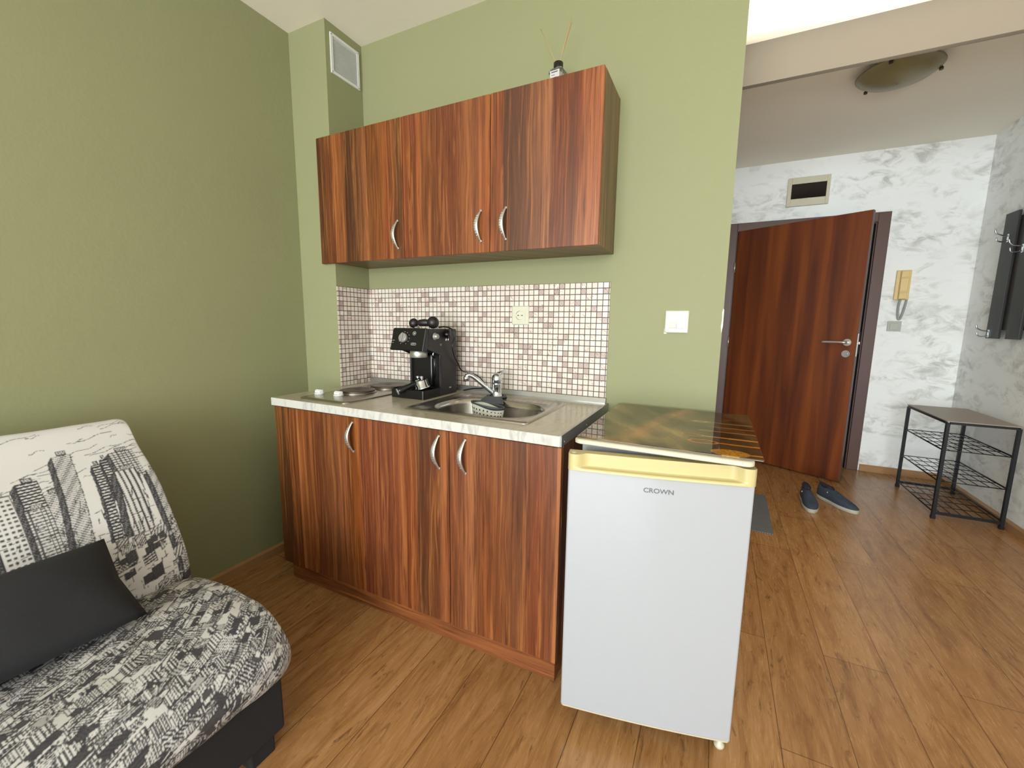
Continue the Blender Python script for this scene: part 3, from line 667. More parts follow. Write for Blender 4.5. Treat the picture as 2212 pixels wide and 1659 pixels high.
tube(bm, [h0, h0.lerp(h1, 0.15), h0.lerp(h1, 0.5), h0.lerp(h1, 0.9), h1], [0.009, 0.0115, 0.0125, 0.0145, 0.0145], 16); hd = obj('grip', bm, 'black', pf)
bm = B(); along(h1, (h1 - h0).normalized(), [(0.0145, 0.0), (0.0145, 0.003), (0.013, 0.005)], bm, 24); obj('grip_cap', bm, 'silver', pf)
# tamper on top
tm = thing('coffee_tamper', 'black double-ended tamper lying on top of the coffee machine', 'tamper', (0.79, -0.22, 1.164))
bm = B()
for c, r in (((0.748, -0.245, 1.186), 0.0215), ((0.838, -0.225, 1.190), 0.0265)):
    bmesh.ops.create_uvsphere(bm, u_segments=24, v_segments=16, radius=r, matrix=Matrix.Translation(c))
for f in bm.faces: f.smooth = True
tube(bm, [(0.752, -0.244, 1.187), (0.765, -0.241, 1.187), (0.775, -0.239, 1.188), (0.80, -0.234, 1.189), (0.825, -0.228, 1.189), (0.835, -0.226, 1.19)], [0.009, 0.007, 0.014, 0.0165, 0.012, 0.009], 18)
obj('tamper_body', bm, 'blackm', tm)
bm = B(); lathe(bm, [(0.012, 1.1645), (0.012, 1.171)], (0.762, -0.242, 0), 'z', 16); tube(bm, [(0.762, -0.242, 1.17), (0.766, -0.241, 1.185)], 0.004, 8); obj('tamper_foot', bm, 'silver', tm)
# plug and cord
pc = thing('power_cord', 'black mains cord with plug draped over the coffee machine', 'cable', (0.868, -0.16, 1.12))
bm = B(); tube(bm, bez([(0.842, -0.19, 1.168), (0.858, -0.165, 1.172), (0.874, -0.13, 1.160), (0.884, -0.125, 1.125), (0.882, -0.14, 1.085), (0.878, -0.12, 1.04), (0.872, -0.08, 1.0), (0.872, -0.05, 0.965), (0.90, -0.035, 0.952), (0.95, -0.03, 0.940), (0.99, -0.03, 0.905), (0.985, -0.035, 0.885), (0.93, -0.04, 0.878), (0.88, -0.045, 0.866)], 8), 0.0032, 8); obj('cord', bm, 'black', pc)
bm = B(); tube(bm, [(0.872, -0.145, 1.160), (0.872, -0.158, 1.148), (0.872, -0.166, 1.138), (0.872, -0.172, 1.128)], [0.006, 0.012, 0.016, 0.0165], 16); obj('plug', bm, 'black', pc)
for k in (-1, 1): bm = B(); tube(bm, [(0.875, -0.168 + k * 0.008, 1.128), (0.877, -0.176 + k * 0.008, 1.108)], 0.0024, 8); obj('plug_pin', bm, 'chrome', pc)

# ------------------------------------------------------------------ socket and switches
sw = thing('wall_socket', 'cream mains socket on the mosaic tiles above the sink', 'socket', (1.162, -0.004, 1.227))
bm = B(); loft(bm, [[(x, y, z) for x, z in rrect(1.162, 1.227, a, a, 0.004)] for a, y in ((0.0415, -0.004), (0.0415, -0.010), (0.038, -0.013), (0.029, -0.013))], True, True, False); obj('frame', bm, 'cream', sw)
bm = B(); loft(bm, [[(x, y, z) for x, z in rrect(1.162, 1.227, a, a, b)] for a, b, y in ((0.027, 0.002, -0.012), (0.027, 0.002, -0.0155), (0.0205, 0.0204, -0.0155), (0.0195, 0.0194, -0.0145), (0.019, 0.0189, -0.0125))], True, True, False)
obj('insert', bm, 'cream', sw)
bm = B()
for k in (-0.0095, 0.0095): bm = B(); lathe(bm, [(0.0028, -0.0135), (0.0028, -0.012)], (1.162 + k, 0, 1.227), 'y', 14); obj('pin_hole', bm, 'dark', sw)
bm = B(); lathe(bm, [(0.0014, -0.0135), (0.0014, -0.012)], (1.162, 0, 1.227), 'y', 10)
for a0 in (100, 200):
    tube(bm, [(1.162 + 0.0195 * math.cos(math.radians(a)), -0.0158, 1.227 + 0.0195 * math.sin(math.radians(a))) for a in range(a0, a0 + 61, 10)], 0.0007, 6)
obj('socket_rim', bm, 'ink', sw)

ls = thing('light_switch', 'cream double rocker switch on the green wall right of the tiles', 'switch', (1.824, 0, 1.205))
bm = B(); loft(bm, [[(x, y, z) for x, z in rrect(1.824, 1.205, a, a, 0.004)] for a, y in ((0.0425, 0.0), (0.0425, -0.007), (0.039, -0.010), (0.028, -0.010))], True, True, False)
box(bm, 1.779, 1.79, -0.002, 0.0, 1.158, 1.178, 0.001); obj('frame', bm, 'cream', ls)
for k in (-1, 1):
    bm = B(); xx = 1.824 + k * 0.0137; prism(bm, [(-0.009, 1.180), (-0.016, 1.181), (-0.0125, 1.205), (-0.012, 1.229), (-0.009, 1.230)], 'x', xx - 0.013, xx + 0.013, 0.0006)
    o = obj('rocker', bm, 'cream' if k < 0 else 'white', ls)
hs = thing('hall_switch', 'small grey square switch under the intercom cord', 'switch', (3.223, HY, 1.208))
bm = B(); box(bm, 3.180, 3.266, HY - 0.009, HY, 1.168, 1.248, 0.003); obj('frame', bm, 'greyp', hs)
bm = B(); box(bm, 3.196, 3.250, HY - 0.013, HY - 0.008, 1.181, 1.235, 0.002); obj('rocker', bm, 'greyp', hs)

# ------------------------------------------------------------------ vent grille (faces +x on the duct side)
vg = thing('vent_grille', 'white louvred vent grille on the duct side near the ceiling', 'vent', (0.251, -0.108, 2.43))
bm = B(); y0, y1, z0, z1 = -0.196, -0.022, 2.343, 2.516; X = 0.251
for a in ((y0, y0 + 0.013, z0, z1), (y1 - 0.013, y1, z0, z1), (y0 + 0.013, y1 - 0.013, z0, z0 + 0.013), (y0 + 0.013, y1 - 0.013, z1 - 0.013, z1)): box(bm, X, X + 0.006, *a)
obj('frame', bm, 'white', vg)
bm = B(); box(bm, X, X + 0.001, y0 + 0.012, y1 - 0.012, z0 + 0.012, z1 - 0.012)
for k in range(24):
    z = z0 + 0.017 + k * 0.0059; prism(bm, [(X + 0.0005, z + 0.0035), (X + 0.005, z - 0.001), (X + 0.0055, z), (X + 0.001, z + 0.0048)], 'y', y0 + 0.013, y1 - 0.013)
obj('louvres', bm, 'white', vg)
for yy in (y0 + 0.006, y1 - 0.006):
    for zz in (z0 + 0.007, z1 - 0.007): bm = B(); lathe(bm, [(0.0022, X + 0.006), (0.002, X + 0.0072)], (0, yy, zz), 'x', 10); obj('screw', bm, 'ink', vg)

# ------------------------------------------------------------------ reed diffuser
DX, DY, DZ = 1.355, -0.12, 2.046
df = thing('reed_diffuser', 'glass reed diffuser with black cap standing on the wall cabinet', 'diffuser', (DX, DY, DZ))
rz = Matrix.Translation((DX, DY, 0)) @ Matrix.Rotation(math.radians(-6), 4, 'Z')
def dpart(name, bm, mat, parent=df, label=None):
    bmesh.ops.transform(bm, matrix=rz, verts=bm.verts); return obj(name, bm, mat, parent, label=label)
bm = B(); loft(bm, [[(x, y, z) for x, y in rrect(0, 0, a, a, r)] for a, r, z in ((0.026, 0.004, DZ + 0.0005), (0.028, 0.005, DZ + 0.004), (0.028, 0.005, DZ + 0.084), (0.024, 0.006, DZ + 0.090), (0.013, 0.0129, DZ + 0.092), (0.013, 0.0129, DZ + 0.098))], True, True, False)
dpart('bottle', bm, 'glass')
bm = B(); lathe(bm, [(0.0175, DZ + 0.094), (0.018, DZ + 0.096), (0.018, DZ + 0.116), (0.0165, DZ + 0.118), (0.006, DZ + 0.118)], (0, 0, 0), 'z', 28); dpart('cap', bm, 'black')
bm = B(); box(bm, -0.019, 0.019, -0.0286, -0.0281, DZ + 0.014, DZ + 0.080)
for k, wd in enumerate((0.026, 0.014, 0.022, 0.020, 0.024)): box(bm, -0.014, -0.014 + wd, -0.0289, -0.0286, DZ + 0.072 - 0.009 * k, DZ + 0.074 - 0.009 * k + (0.002 if k == 0 else 0), mi=1)
dpart('label', bm, ['paper', 'ink'])
for tx, ty, tz in ((-0.080, 0.0, 2.305), (0.052, -0.004, 2.303), (0.047, 0.006, 2.288)):
    bm = B(); tube(bm, [(-tx * 0.15, 0, DZ + 0.03), (tx * 0.12, 0.002, DZ + 0.118), (tx, ty, tz)], 0.0014, 8); dpart('reed', bm, 'reed')

# ------------------------------------------------------------------ fridge
FX0, FX1 = 1.624, 2.074
fr = thing('mini_fridge', 'white under-counter fridge with yellowed handle strip and door ajar', 'fridge', ((FX0 + FX1) / 2, -0.3, 0))
bm = B(); box(bm, FX0 + 0.004, FX1 - 0.004, -0.555, -0.04, 0.045, 0.8545, 0.004); obj('cabinet', bm, 'fbody', fr)
bm = B(); pts = rrect((FX0 + FX1) / 2, -0.33, (FX1 - FX0) / 2, 0.30, 0.018)
loft(bm, [[(x, y, z) for x, y in P] for P, z in ((rrect((FX0 + FX1) / 2, -0.33, (FX1 - FX0) / 2 - 0.003, 0.297, 0.018), 0.855), (pts, 0.8575), (pts, 0.8665), (rrect((FX0 + FX1) / 2, -0.33, (FX1 - FX0) / 2 - 0.003, 0.297, 0.018), 0.869))], True, True, False)
obj('top_cover', bm, 'pale', fr)
for x in (FX0 + 0.03, FX1 - 0.014):
    for y in (-0.548, -0.08):
        bm = B(); lathe(bm, [(0.012, 0.0), (0.014, 0.006), (0.014, 0.012), (0.009, 0.016), (0.009, 0.047)], (x, y, 0), 'z', 18); obj('foot', bm, 'pale', fr)
# door in its own frame: x runs from hinge (right) towards left, y outwards = -local y
D = bpy.data.objects.new('door', None)
dw = FX1 - FX0 + 0.012; dang = math.radians(12.0); TH = 0.04
DM = Matrix.Translation(Vector((FX1, -0.557, 0)) - fr.location) @ Matrix.Rotation(dang, 4, 'Z')
def fpart(name, bm, mat, parent, label=None):
    bmesh.ops.recalc_face_normals(bm, faces=bm.faces); me = bpy.data.meshes.new(name); bm.to_mesh(me); bm.free()
    for q in (mat if isinstance(mat, list) else [mat]): me.materials.append(MAT[q])
    o = bpy.data.objects.new(name, me); COL.objects.link(o); o.parent = parent
    if label: o['label'] = label
    return o
Z0, Z1, ZH = 0.064, 0.80, 0.845
def doorpts(ins=0.0, bulge=0.006, r=0.006):
    out = []
    n = 24
    out.append((-ins, -0.004)); 
    for i in range(n + 1):
        t = i / n; t = [0, 0.003, 0.007, 0.012, 0.02][i] if i < 5 else (1 - [0, 0.003, 0.007, 0.012, 0.02][n - i] if n - i < 5 else 0.02 + 0.96 * (i - 4) / (n - 8)); x = -ins - (dw - 2 * ins) * t; e = min(x + dw - ins, -ins - x); k = 0
        if e < r: k = r - math.sqrt(max(0, r * r - (r - e) ** 2))
        out.append((x, -TH + k - bulge * math.sin(PI * t) + ins * 0.5))
    out.append((-dw + ins, -0.004))
    return out
bm = B(); prism(bm, doorpts(), 'z', Z0 + 0.010, Z1); 
for f in bm.faces: f.smooth = False
dr = fpart('door', bm, 'fwhite', fr); dr.matrix_local = DM
bm = B(); P = doorpts()
loft(bm, [[(x, y, z) for x, y in doorpts(i)] for i, z in ((0.012, Z0), (0.003, Z0 + 0.003), (0.0, Z0 + 0.0095))], True, True, False); fpart('bottom_trim', bm, 'pale', dr)
# handle strip: full-width block with a long scooped grip
bm = B(); n = 60; rows = []
zs = [Z1, Z1 + 0.0005, Z1 + 0.006, Z1 + 0.008, Z1 + 0.0085, Z1 + 0.0105, Z1 + 0.012, Z1 + 0.030, ZH - 0.001, ZH]
for z in zs:
    row = [(0.0, -0.004, z)]
    for i in range(n + 1):
        t = i / n; x = -dw * t; e = min(-x, x + dw); k = 0; r = 0.007
        if e < r: k = r - math.sqrt(max(0, r * r - (r - e) ** 2))
        sc = min(1, max(0, (e - 0.022) / 0.03)); sc = sc * sc * (3 - 2 * sc)
        dz = min(1, max(0, (z - Z1 - 0.0075) / 0.003))
        y = -TH - 0.008 + k * 1.1 - 0.006 * math.sin(PI * t) + 0.020 * sc * dz
        row.append((x, y, z))
    row.append((-dw, -0.004, z)); rows.append(row)
loft(bm, rows, True, True, False)
for f in bm.faces: f.smooth = len(f.verts) == 4
fpart('handle_strip', bm, 'yellow', dr)
bm = B(); lathe(bm, [(0.007, ZH), (0.006, ZH + 0.0015)], (-dw + 0.014, -0.028, 0), 'z', 16); fpart('hinge_cap', bm, 'pale', dr)
bm = B(); box(bm, -dw + 0.012, -0.012, -0.004, 0.006, Z0 + 0.02, ZH - 0.01, 0.003); fpart('door_gasket', bm, 'white', dr)
text_mesh('CROWN', 0.0172, 0.0004, 'ink', dr, Matrix.Translation((-0.226, -TH - 0.0062, 0.764)) @ Matrix.Rotation(PI / 2, 4, 'X'), 'lettering', 1.12, label='grey raised lettering reading CROWN')

# printed glass board on the fridge
bx0, bx1, by0, by1, bz0 = 1.628, 2.093, -0.612, -0.045, 0.8695
def grid_color(nx, ny, fn_pos, colors, name, mat, parent=None, smooth=True, edges=None):
    me = bpy.data.meshes.new(name)
    V = fn_pos.reshape(-1, 3)
    idx = np.arange(nx * ny).reshape(ny, nx)
    q = np.stack([idx[:-1, :-1], idx[:-1, 1:], idx[1:, 1:], idx[1:, :-1]], -1).reshape(-1, 4)
    if edges is not None: q = np.vstack([q, edges])
    me.vertices.add(len(V)); me.vertices.foreach_set('co', V.astype(np.float32).ravel())
    me.loops.add(len(q) * 4); me.loops.foreach_set('vertex_index', q.astype(np.int32).ravel())
    me.polygons.add(len(q)); me.polygons.foreach_set('loop_start', np.arange(0, len(q) * 4, 4, dtype=np.int32))
    me.update(calc_edges=True); me.validate()
    if smooth: me.polygons.foreach_set('use_smooth', np.ones(len(me.polygons), dtype=bool))
    ca = me.color_attributes.new('pattern', 'FLOAT_COLOR', 'POINT')
    rgba = np.ones((len(V), 4), np.float32); rgba[:, :3] = colors.reshape(-1, 3); ca.data.foreach_set('color', rgba.ravel())
    me.materials.append(MAT[mat]); o = bpy.data.objects.new(name, me); COL.objects.link(o)
    if parent: o.parent = parent
    return o
def L3(c): return np.array(lin(c))
def vnoise(a, b, seed=0, octs=4):
    rng = np.random.RandomState(seed); out = np.zeros_like(a); amp = 1; tot = 0; f = 1.0
    for _ in range(octs):
        T = rng.rand(64, 64); x = a * f; y = b * f; xi = np.floor(x).astype(int); yi = np.floor(y).astype(int); fx = x - xi; fy = y - yi
        fx = fx * fx * (3 - 2 * fx); fy = fy * fy * (3 - 2 * fy)
        g = lambda i, j: T[i % 64, j % 64]
        out += amp * ((g(xi, yi) * (1 - fx) + g(xi + 1, yi) * fx) * (1 - fy) + (g(xi, yi + 1) * (1 - fx) + g(xi + 1, yi + 1) * fx) * fy)
        tot += amp; amp *= 0.5; f *= 2.03
    return out / tot
def hexa(n): return n
nx, ny = 190, 230
gx = np.linspace(bx0, bx1, nx); gy = np.linspace(by0, by1, ny); XX, YY = np.meshgrid(gx, gy)
st = vnoise((XX + YY * 0.55) * 14, (YY - XX * 0.3) * 5, 3, 5)[..., None]
colr = L3((36, 26, 16)) * (1 - st) ** 1.5 + L3((186, 154, 102)) * st ** 1.8
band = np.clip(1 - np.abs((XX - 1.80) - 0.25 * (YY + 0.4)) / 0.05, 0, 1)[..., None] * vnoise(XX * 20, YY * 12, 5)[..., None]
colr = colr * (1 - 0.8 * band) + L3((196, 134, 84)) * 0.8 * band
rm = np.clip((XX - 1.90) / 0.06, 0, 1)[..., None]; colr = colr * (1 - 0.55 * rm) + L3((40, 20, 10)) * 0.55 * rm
for yc, xs, rx, ry, hc, fill in ((-0.50, 1.955, 0.040, 0.022, (176, 108, 44), (92, 56, 26)), (-0.435, 1.925, 0.032, 0.013, (180, 122, 60), (96, 64, 36)), (-0.36, 1.96, 0.022, 0.010, (150, 96, 44), (110, 74, 34)),
                                 (-0.30, 1.95, 0.024, 0.010, (140, 86, 38), (70, 46, 24)), (-0.235, 1.94, 0.034, 0.016, (132, 104, 60), (128, 110, 66)), (-0.17, 1.985, 0.042, 0.024, (110, 70, 34), (64, 42, 22)), (-0.585, 2.02, 0.045, 0.03, (170, 118, 44), (150, 104, 40))):
    hl = (XX > xs) & (np.abs(YY - yc) < 0.004 + 0.003 * np.clip((XX - xs) / 0.13, 0, 1)); colr[hl] = L3(hc)
    e = ((XX - xs) / rx) ** 2 + ((YY - yc) / ry) ** 2; colr[e < 1] = L3(hc)
    sp_ = vnoise(XX * 260, YY * 260, 9, 1)
    inn = e < 0.66; colr[inn] = (L3(fill) * 0.6)[None] + sp_[inn][:, None] * L3(fill) * 1.2
topv = np.stack([XX, YY, np.full_like(XX, bz0 + 0.004)], -1)
ring = np.concatenate([topv.reshape(ny, nx, 3)[0], topv[:, -1][1:], topv[-1][::-1][1:], topv[:, 0][::-1][1:-1]])
nr = len(ring); idx = np.arange(nx * ny).reshape(ny, nx)
rid = np.concatenate([idx[0], idx[:, -1][1:], idx[-1][::-1][1:], idx[:, 0][::-1][1:-1]])
low = ring.copy(); low[:, 2] = bz0; lid = np.arange(nr) + nx * ny
eq = np.stack([rid, lid, np.roll(lid, -1), np.roll(rid, -1)], -1)
c4 = [lid[0], lid[nx + ny - 2 + nx - 1], lid[nx + ny - 2], lid[nx - 1]]
V = np.vstack([topv.reshape(-1, 3), low]); CC = np.vstack([colr.reshape(-1, 3), np.tile(L3((70, 60, 40)), (nr, 1))])
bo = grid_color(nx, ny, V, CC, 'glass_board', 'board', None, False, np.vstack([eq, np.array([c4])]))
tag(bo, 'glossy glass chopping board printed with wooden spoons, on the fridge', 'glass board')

# ------------------------------------------------------------------ hall fittings
eb = thing('fuse_box', 'beige consumer unit with dark window over the entry door', 'fuse box', (2.55, HY, 2.30))
bm = B(); box(bm, 2.405, 2.433, HY - 0.025, HY, 2.19, 2.416, 0.002); box(bm, 2.673, 2.696, HY - 0.025, HY, 2.19, 2.416, 0.002); box(bm, 2.433, 2.673, HY - 0.025, HY, 2.19, 2.248, 0.002); box(bm, 2.433, 2.673, HY - 0.025, HY, 2.365, 2.416, 0.002)
lathe(bm, [(0.028, HY - 0.027), (0.026, HY - 0.025)], (2.56, 0, 2.220), 'y', 24)
obj('housing', bm, plain('beige_housing', (198, 192, 168), 0.45), eb)
bm = B(); box(bm, 2.433, 2.673, HY - 0.022, HY - 0.014, 2.248, 2.365, 0.002); obj('window_flap', bm, plain('smoked_flap', (34, 24, 24), 0.12), eb)
ic = thing('intercom_handset', 'yellowed wall intercom handset right of the entry door', 'intercom', (3.238, HY, 1.53))
bm = B(); box(bm, 3.192, 3.282, HY - 0.022, HY, 1.413, 1.640, 0.006); obj('base', bm, 'phone', ic)
bm = B(); prism(bm, [(HY - 0.022, 1.635), (HY - 0.048, 1.632), (HY - 0.052, 1.59), (HY - 0.042, 1.57), (HY - 0.042, 1.48), (HY - 0.052, 1.46), (HY - 0.048, 1.418), (HY - 0.022, 1.415)], 'x', 3.213, 3.262, 0.006); obj('handset', bm, 'phone', ic)
bm = B(); tube(bm, bez([(3.232, HY - 0.03, 1.415), (3.226, HY - 0.028, 1.36), (3.232, HY - 0.026, 1.28), (3.243, HY - 0.025, 1.262), (3.254, HY - 0.024, 1.29), (3.266, HY - 0.022, 1.36), (3.272, HY - 0.02, 1.413)], 8), 0.007, 10); obj('coiled_cord', bm, 'cord', ic)

lm = thing('ceiling_lamp', 'round frosted glass dish lamp on the hall ceiling', 'ceiling lamp', (2.72, 1.30, H))
bm = B(); prof = [(0.004, -0.092), (0.05, -0.090), (0.10, -0.080), (0.145, -0.062), (0.175, -0.040), (0.180, -0.034), (0.176, -0.036), (0.14, -0.056), (0.10, -0.074), (0.05, -0.084), (0.004, -0.086)]
lathe(bm, [(r, H + z) for r, z in prof], (2.72, 1.30, 0), 'z', 56, False); obj('glass_dish', bm, 'lampglass', lm)
bm = B(); lathe(bm, [(0.12, H - 0.02), (0.12, H)], (2.72, 1.30, 0), 'z', 40); obj('lamp_base', bm, 'white', lm)
for a in (125, 245, 5):
    c = (2.72 + 0.175 * math.cos(math.radians(a)), 1.30 + 0.175 * math.sin(math.radians(a)))
    bm = B(); tube(bm, [(c[0] * 0.85 + 2.72 * 0.15, c[1] * 0.85 + 1.30 * 0.15, H - 0.015), (c[0], c[1], H - 0.03), (c[0], c[1], H - 0.052)], 0.005, 10); lathe(bm, [(0.009, H - 0.056), (0.009, H - 0.044)], (c[0], c[1], 0), 'z', 12); obj('clip', bm, 'brass', lm)

# coat rack on right wall (faces -x)
cr = thing('coat_rack', 'charcoal slatted coat rack with chrome hooks on the right wall', 'coat rack', (HX, 1.9, 1.53))
XF = 3.60
for k, y in enumerate((2.163, 1.945, 1.725, 1.505)):
    bm = B(); box(bm, XF - 0.0, XF + 0.016, y - 0.067, y + 0.067, 1.133, 1.935, 0.002); obj('board', bm, 'rackboard', cr)
bm = B()
box(bm, XF + 0.016, HX - 0.001, 1.47, 2.19, 1.19, 1.90)
obj('back_panel', bm, 'rackback', cr)
def hook(y, z):
    bm = B(); box(bm, XF - 0.003, XF, y - 0.009, y + 0.009, z - 0.02, z + 0.03, 0.001)
    tube(bm, bez([(XF - 0.003, y, z - 0.01), (XF - 0.03, y, z - 0.016), (XF - 0.052, y, z - 0.008), (XF - 0.056, y, z + 0.012)], 6), 0.004, 8)
    tube(bm, bez([(XF - 0.003, y, z + 0.018), (XF - 0.035, y, z + 0.025), (XF - 0.06, y, z + 0.04), (XF - 0.066, y, z + 0.062)], 6), 0.0045, 8)
    obj('hook', bm, 'chrome', cr)
for y, z in ((2.20, 1.16), (2.163, 1.77), (1.99, 1.68), (1.725, 1.77), (1.505, 1.68)): hook(y, z)

# shoe rack
sr = thing('shoe_rack', 'black wire shoe rack with grey top in the hall corner', 'shoe rack', (3.43, 1.98, 0))
RX0, RX1, RY0, RY1, RZ = 3.272, 3.60, 1.68, 2.29, 0.632; q = 0.009
for x in (RX0 + q, RX1 - q):
    for y in (RY0 + q, RY1 - q):
        bm = B(); box(bm, x - q, x + q, y - q, y + q, 0, RZ - 0.012, 0.001, 1); box(bm, x - q - 0.002, x + q + 0.002, y - q - 0.002, y + q + 0.002, 0, 0.02, 0.001, 1); obj('leg', bm, 'iron', sr)
bm = B(); box(bm, RX0, RX1, RY0, RY1, RZ - 0.004, RZ + 0.002, 0.001, 1); obj('top_panel', bm, 'rackwood', sr)
bm = B()
for y in (RY0, RY1 - 0.012): box(bm, RX0 + 0.018, RX1 - 0.018, y, y + 0.012, RZ - 0.018, RZ - 0.005)
for x in (RX0, RX1 - 0.012): box(bm, x, x + 0.012, RY0 + 0.018, RY1 - 0.018, RZ - 0.018, RZ - 0.005)
obj('top_frame', bm, 'iron', sr)
for z in (0.448, 0.248, 0.045):
    bm = B()
    for x in (RX0 + 0.006, RX1 - 0.006): tube(bm, [(x, RY0 + 0.01, z), (x, RY1 - 0.01, z)], 0.0045 , 6)
    for k in range(6): 
        x = RX0 + 0.012 + (RX1 - RX0 - 0.024) * (k + 0.5) / 6; tube(bm, [(x, RY0 + 0.01, z + 0.002), (x, RY1 - 0.01, z + 0.002)], 0.0022, 6)
    for k in range(6):
        y = RY0 + 0.012 + (RY1 - RY0 - 0.024) * k / 5; tube(bm, [(RX0 + 0.006, y, z), (RX1 - 0.006, y, z)], 0.003 if k in (0, 5) else 0.0024, 6)
    if z < 0.1:
        for y in (RY0 + 0.003, RY1 - 0.015): box(bm, RX0 + 0.018, RX1 - 0.018, y, y + 0.012, z - 0.014, z + 0.002)
    obj('wire_shelf', bm, 'iron', sr)

# door mat
bm = B(); q4 = [(2.358, 1.585), (2.345, 0.962), (2.0, 0.95), (2.0, 1.578)]; prism(bm, q4, 'z', 0.0005, 0.008, 0.001)
tag(obj('door_mat', bm, 'weave'), 'grey woven door mat on the floor behind the fridge', 'mat')

# shoes
def shoe(label, heel, toe, mirror):
    heel = Vector((*heel, 0)); toe = Vector((*toe, 0)); d = toe - heel; Ls = d.length; a = math.atan2(d.y, d.x)
    t = thing('shoe', label, 'shoe', (heel.x, heel.y, 0), a, 'pair of navy shoes in the hall')
    s = mirror
    S = [(0.0, 0.030, 0), (0.04, 0.036, 0.0), (0.12, 0.034, 0.003 * s), (0.20, 0.046, 0.006 * s), (0.265, 0.046, 0.004 * s), (0.295, 0.038, 0.0)]
    def outline(u):
        for (x0, w0, c0), (x1, w1, c1) in zip(S, S[1:]):
            if u <= x1: k = (u - x0) / (x1 - x0); return w0 + (w1 - w0) * k, c0 + (c1 - c0) * k
        return S[-1][1], 0
    def loop(inset, z, x0=0.0, x1=0.295, zf=None):
        out = []; n = 40
        for i in range(n):
            th = 2 * PI * i / n; cu = math.cos(th); u = (x0 + x1) / 2 - (x1 - x0) / 2 * cu
            w0, c = outline(max(0, min(0.295, u))); ww = max(0.004, w0 - inset); sv = math.sin(th); e = abs(sv) ** 0.6 * (1 if sv >= 0 else -1)
            out.append((u, c + ww * e, z if zf is None else zf(u)))
        return out
    bm = B(); loft(bm, [loop(0.004, 0.0), loop(0.0, 0.006), loop(-0.002, 0.022), loop(0.001, 0.026)], True, True); obj('sole', bm, 'sole', t, world=False)
    tz = lambda u: 0.070 + 0.030 * max(0, min(1, (0.18 - u) / 0.09)) - 0.026 * max(0, min(1, (u - 0.18) / 0.1)) + 0.016 * max(0, (0.05 - u) / 0.05)
    bm = B(); loft(bm, [loop(0.002, 0.024), loop(0.0, 0.04, 0.002, 0.292, lambda u: 0.024 + (tz(u) - 0.024) * 0.4), loop(0.008, 0, 0.006, 0.284, lambda u: 0.024 + (tz(u) - 0.024) * 0.8), loop(0.020, 0, 0.012, 0.265, tz),
                        loop(0.030, 0, 0.016, 0.24, lambda u: tz(u) + 0.001)], False, True); up = obj('upper', bm, 'navy', t, world=False)
    bm = B(); n = 28
    o1 = [(0.066 - 0.056 * math.cos(2 * PI * i / n), 0.026 * math.sin(2 * PI * i / n), 0.0905) for i in range(n)]
    o1 = [(x, y, tz(x) + 0.003) for x, y, z in o1]; o2 = [(x * 0.88 + 0.008, y * 0.82, z - 0.001) for x, y, z in o1]; o3 = [(x, y * 0.95, z - 0.012) for x, y, z in o2]
    loft(bm, [o1, o2, o3], True, True, False); obj('collar', bm, 'navyd', t, world=False)
    bm = B()
    for k in range(5):
        x = 0.125 + 0.016 * k; z = tz(x) + 0.004; tube(bm, [(x - 0.004, -0.016, z - 0.004), (x, 0, z), (x - 0.004, 0.016, z - 0.004)], 0.0022, 6)
        tube(bm, [(x + 0.005, -0.014, z - 0.005), (x + 0.003, 0, z - 0.001), (x + 0.005, 0.014, z - 0.005)], 0.002, 6)
    obj('laces', bm, 'lace', t, world=False)
    for sg in (-1, 1): bm = B(); bmesh.ops.create_uvsphere(bm, u_segments=10, v_segments=6, radius=0.005, matrix=Matrix.Translation((0.10, sg * 0.0285, 0.072))); obj('logo_mark', bm, 'sole', t, world=False)
shoe('left navy suede shoe, pointing towards the camera', (2.598, 1.705), (2.600, 1.445), 1)
shoe('right navy suede shoe, splayed outwards showing its white sole edge', (2.690, 1.765), (2.845, 1.555), -1)

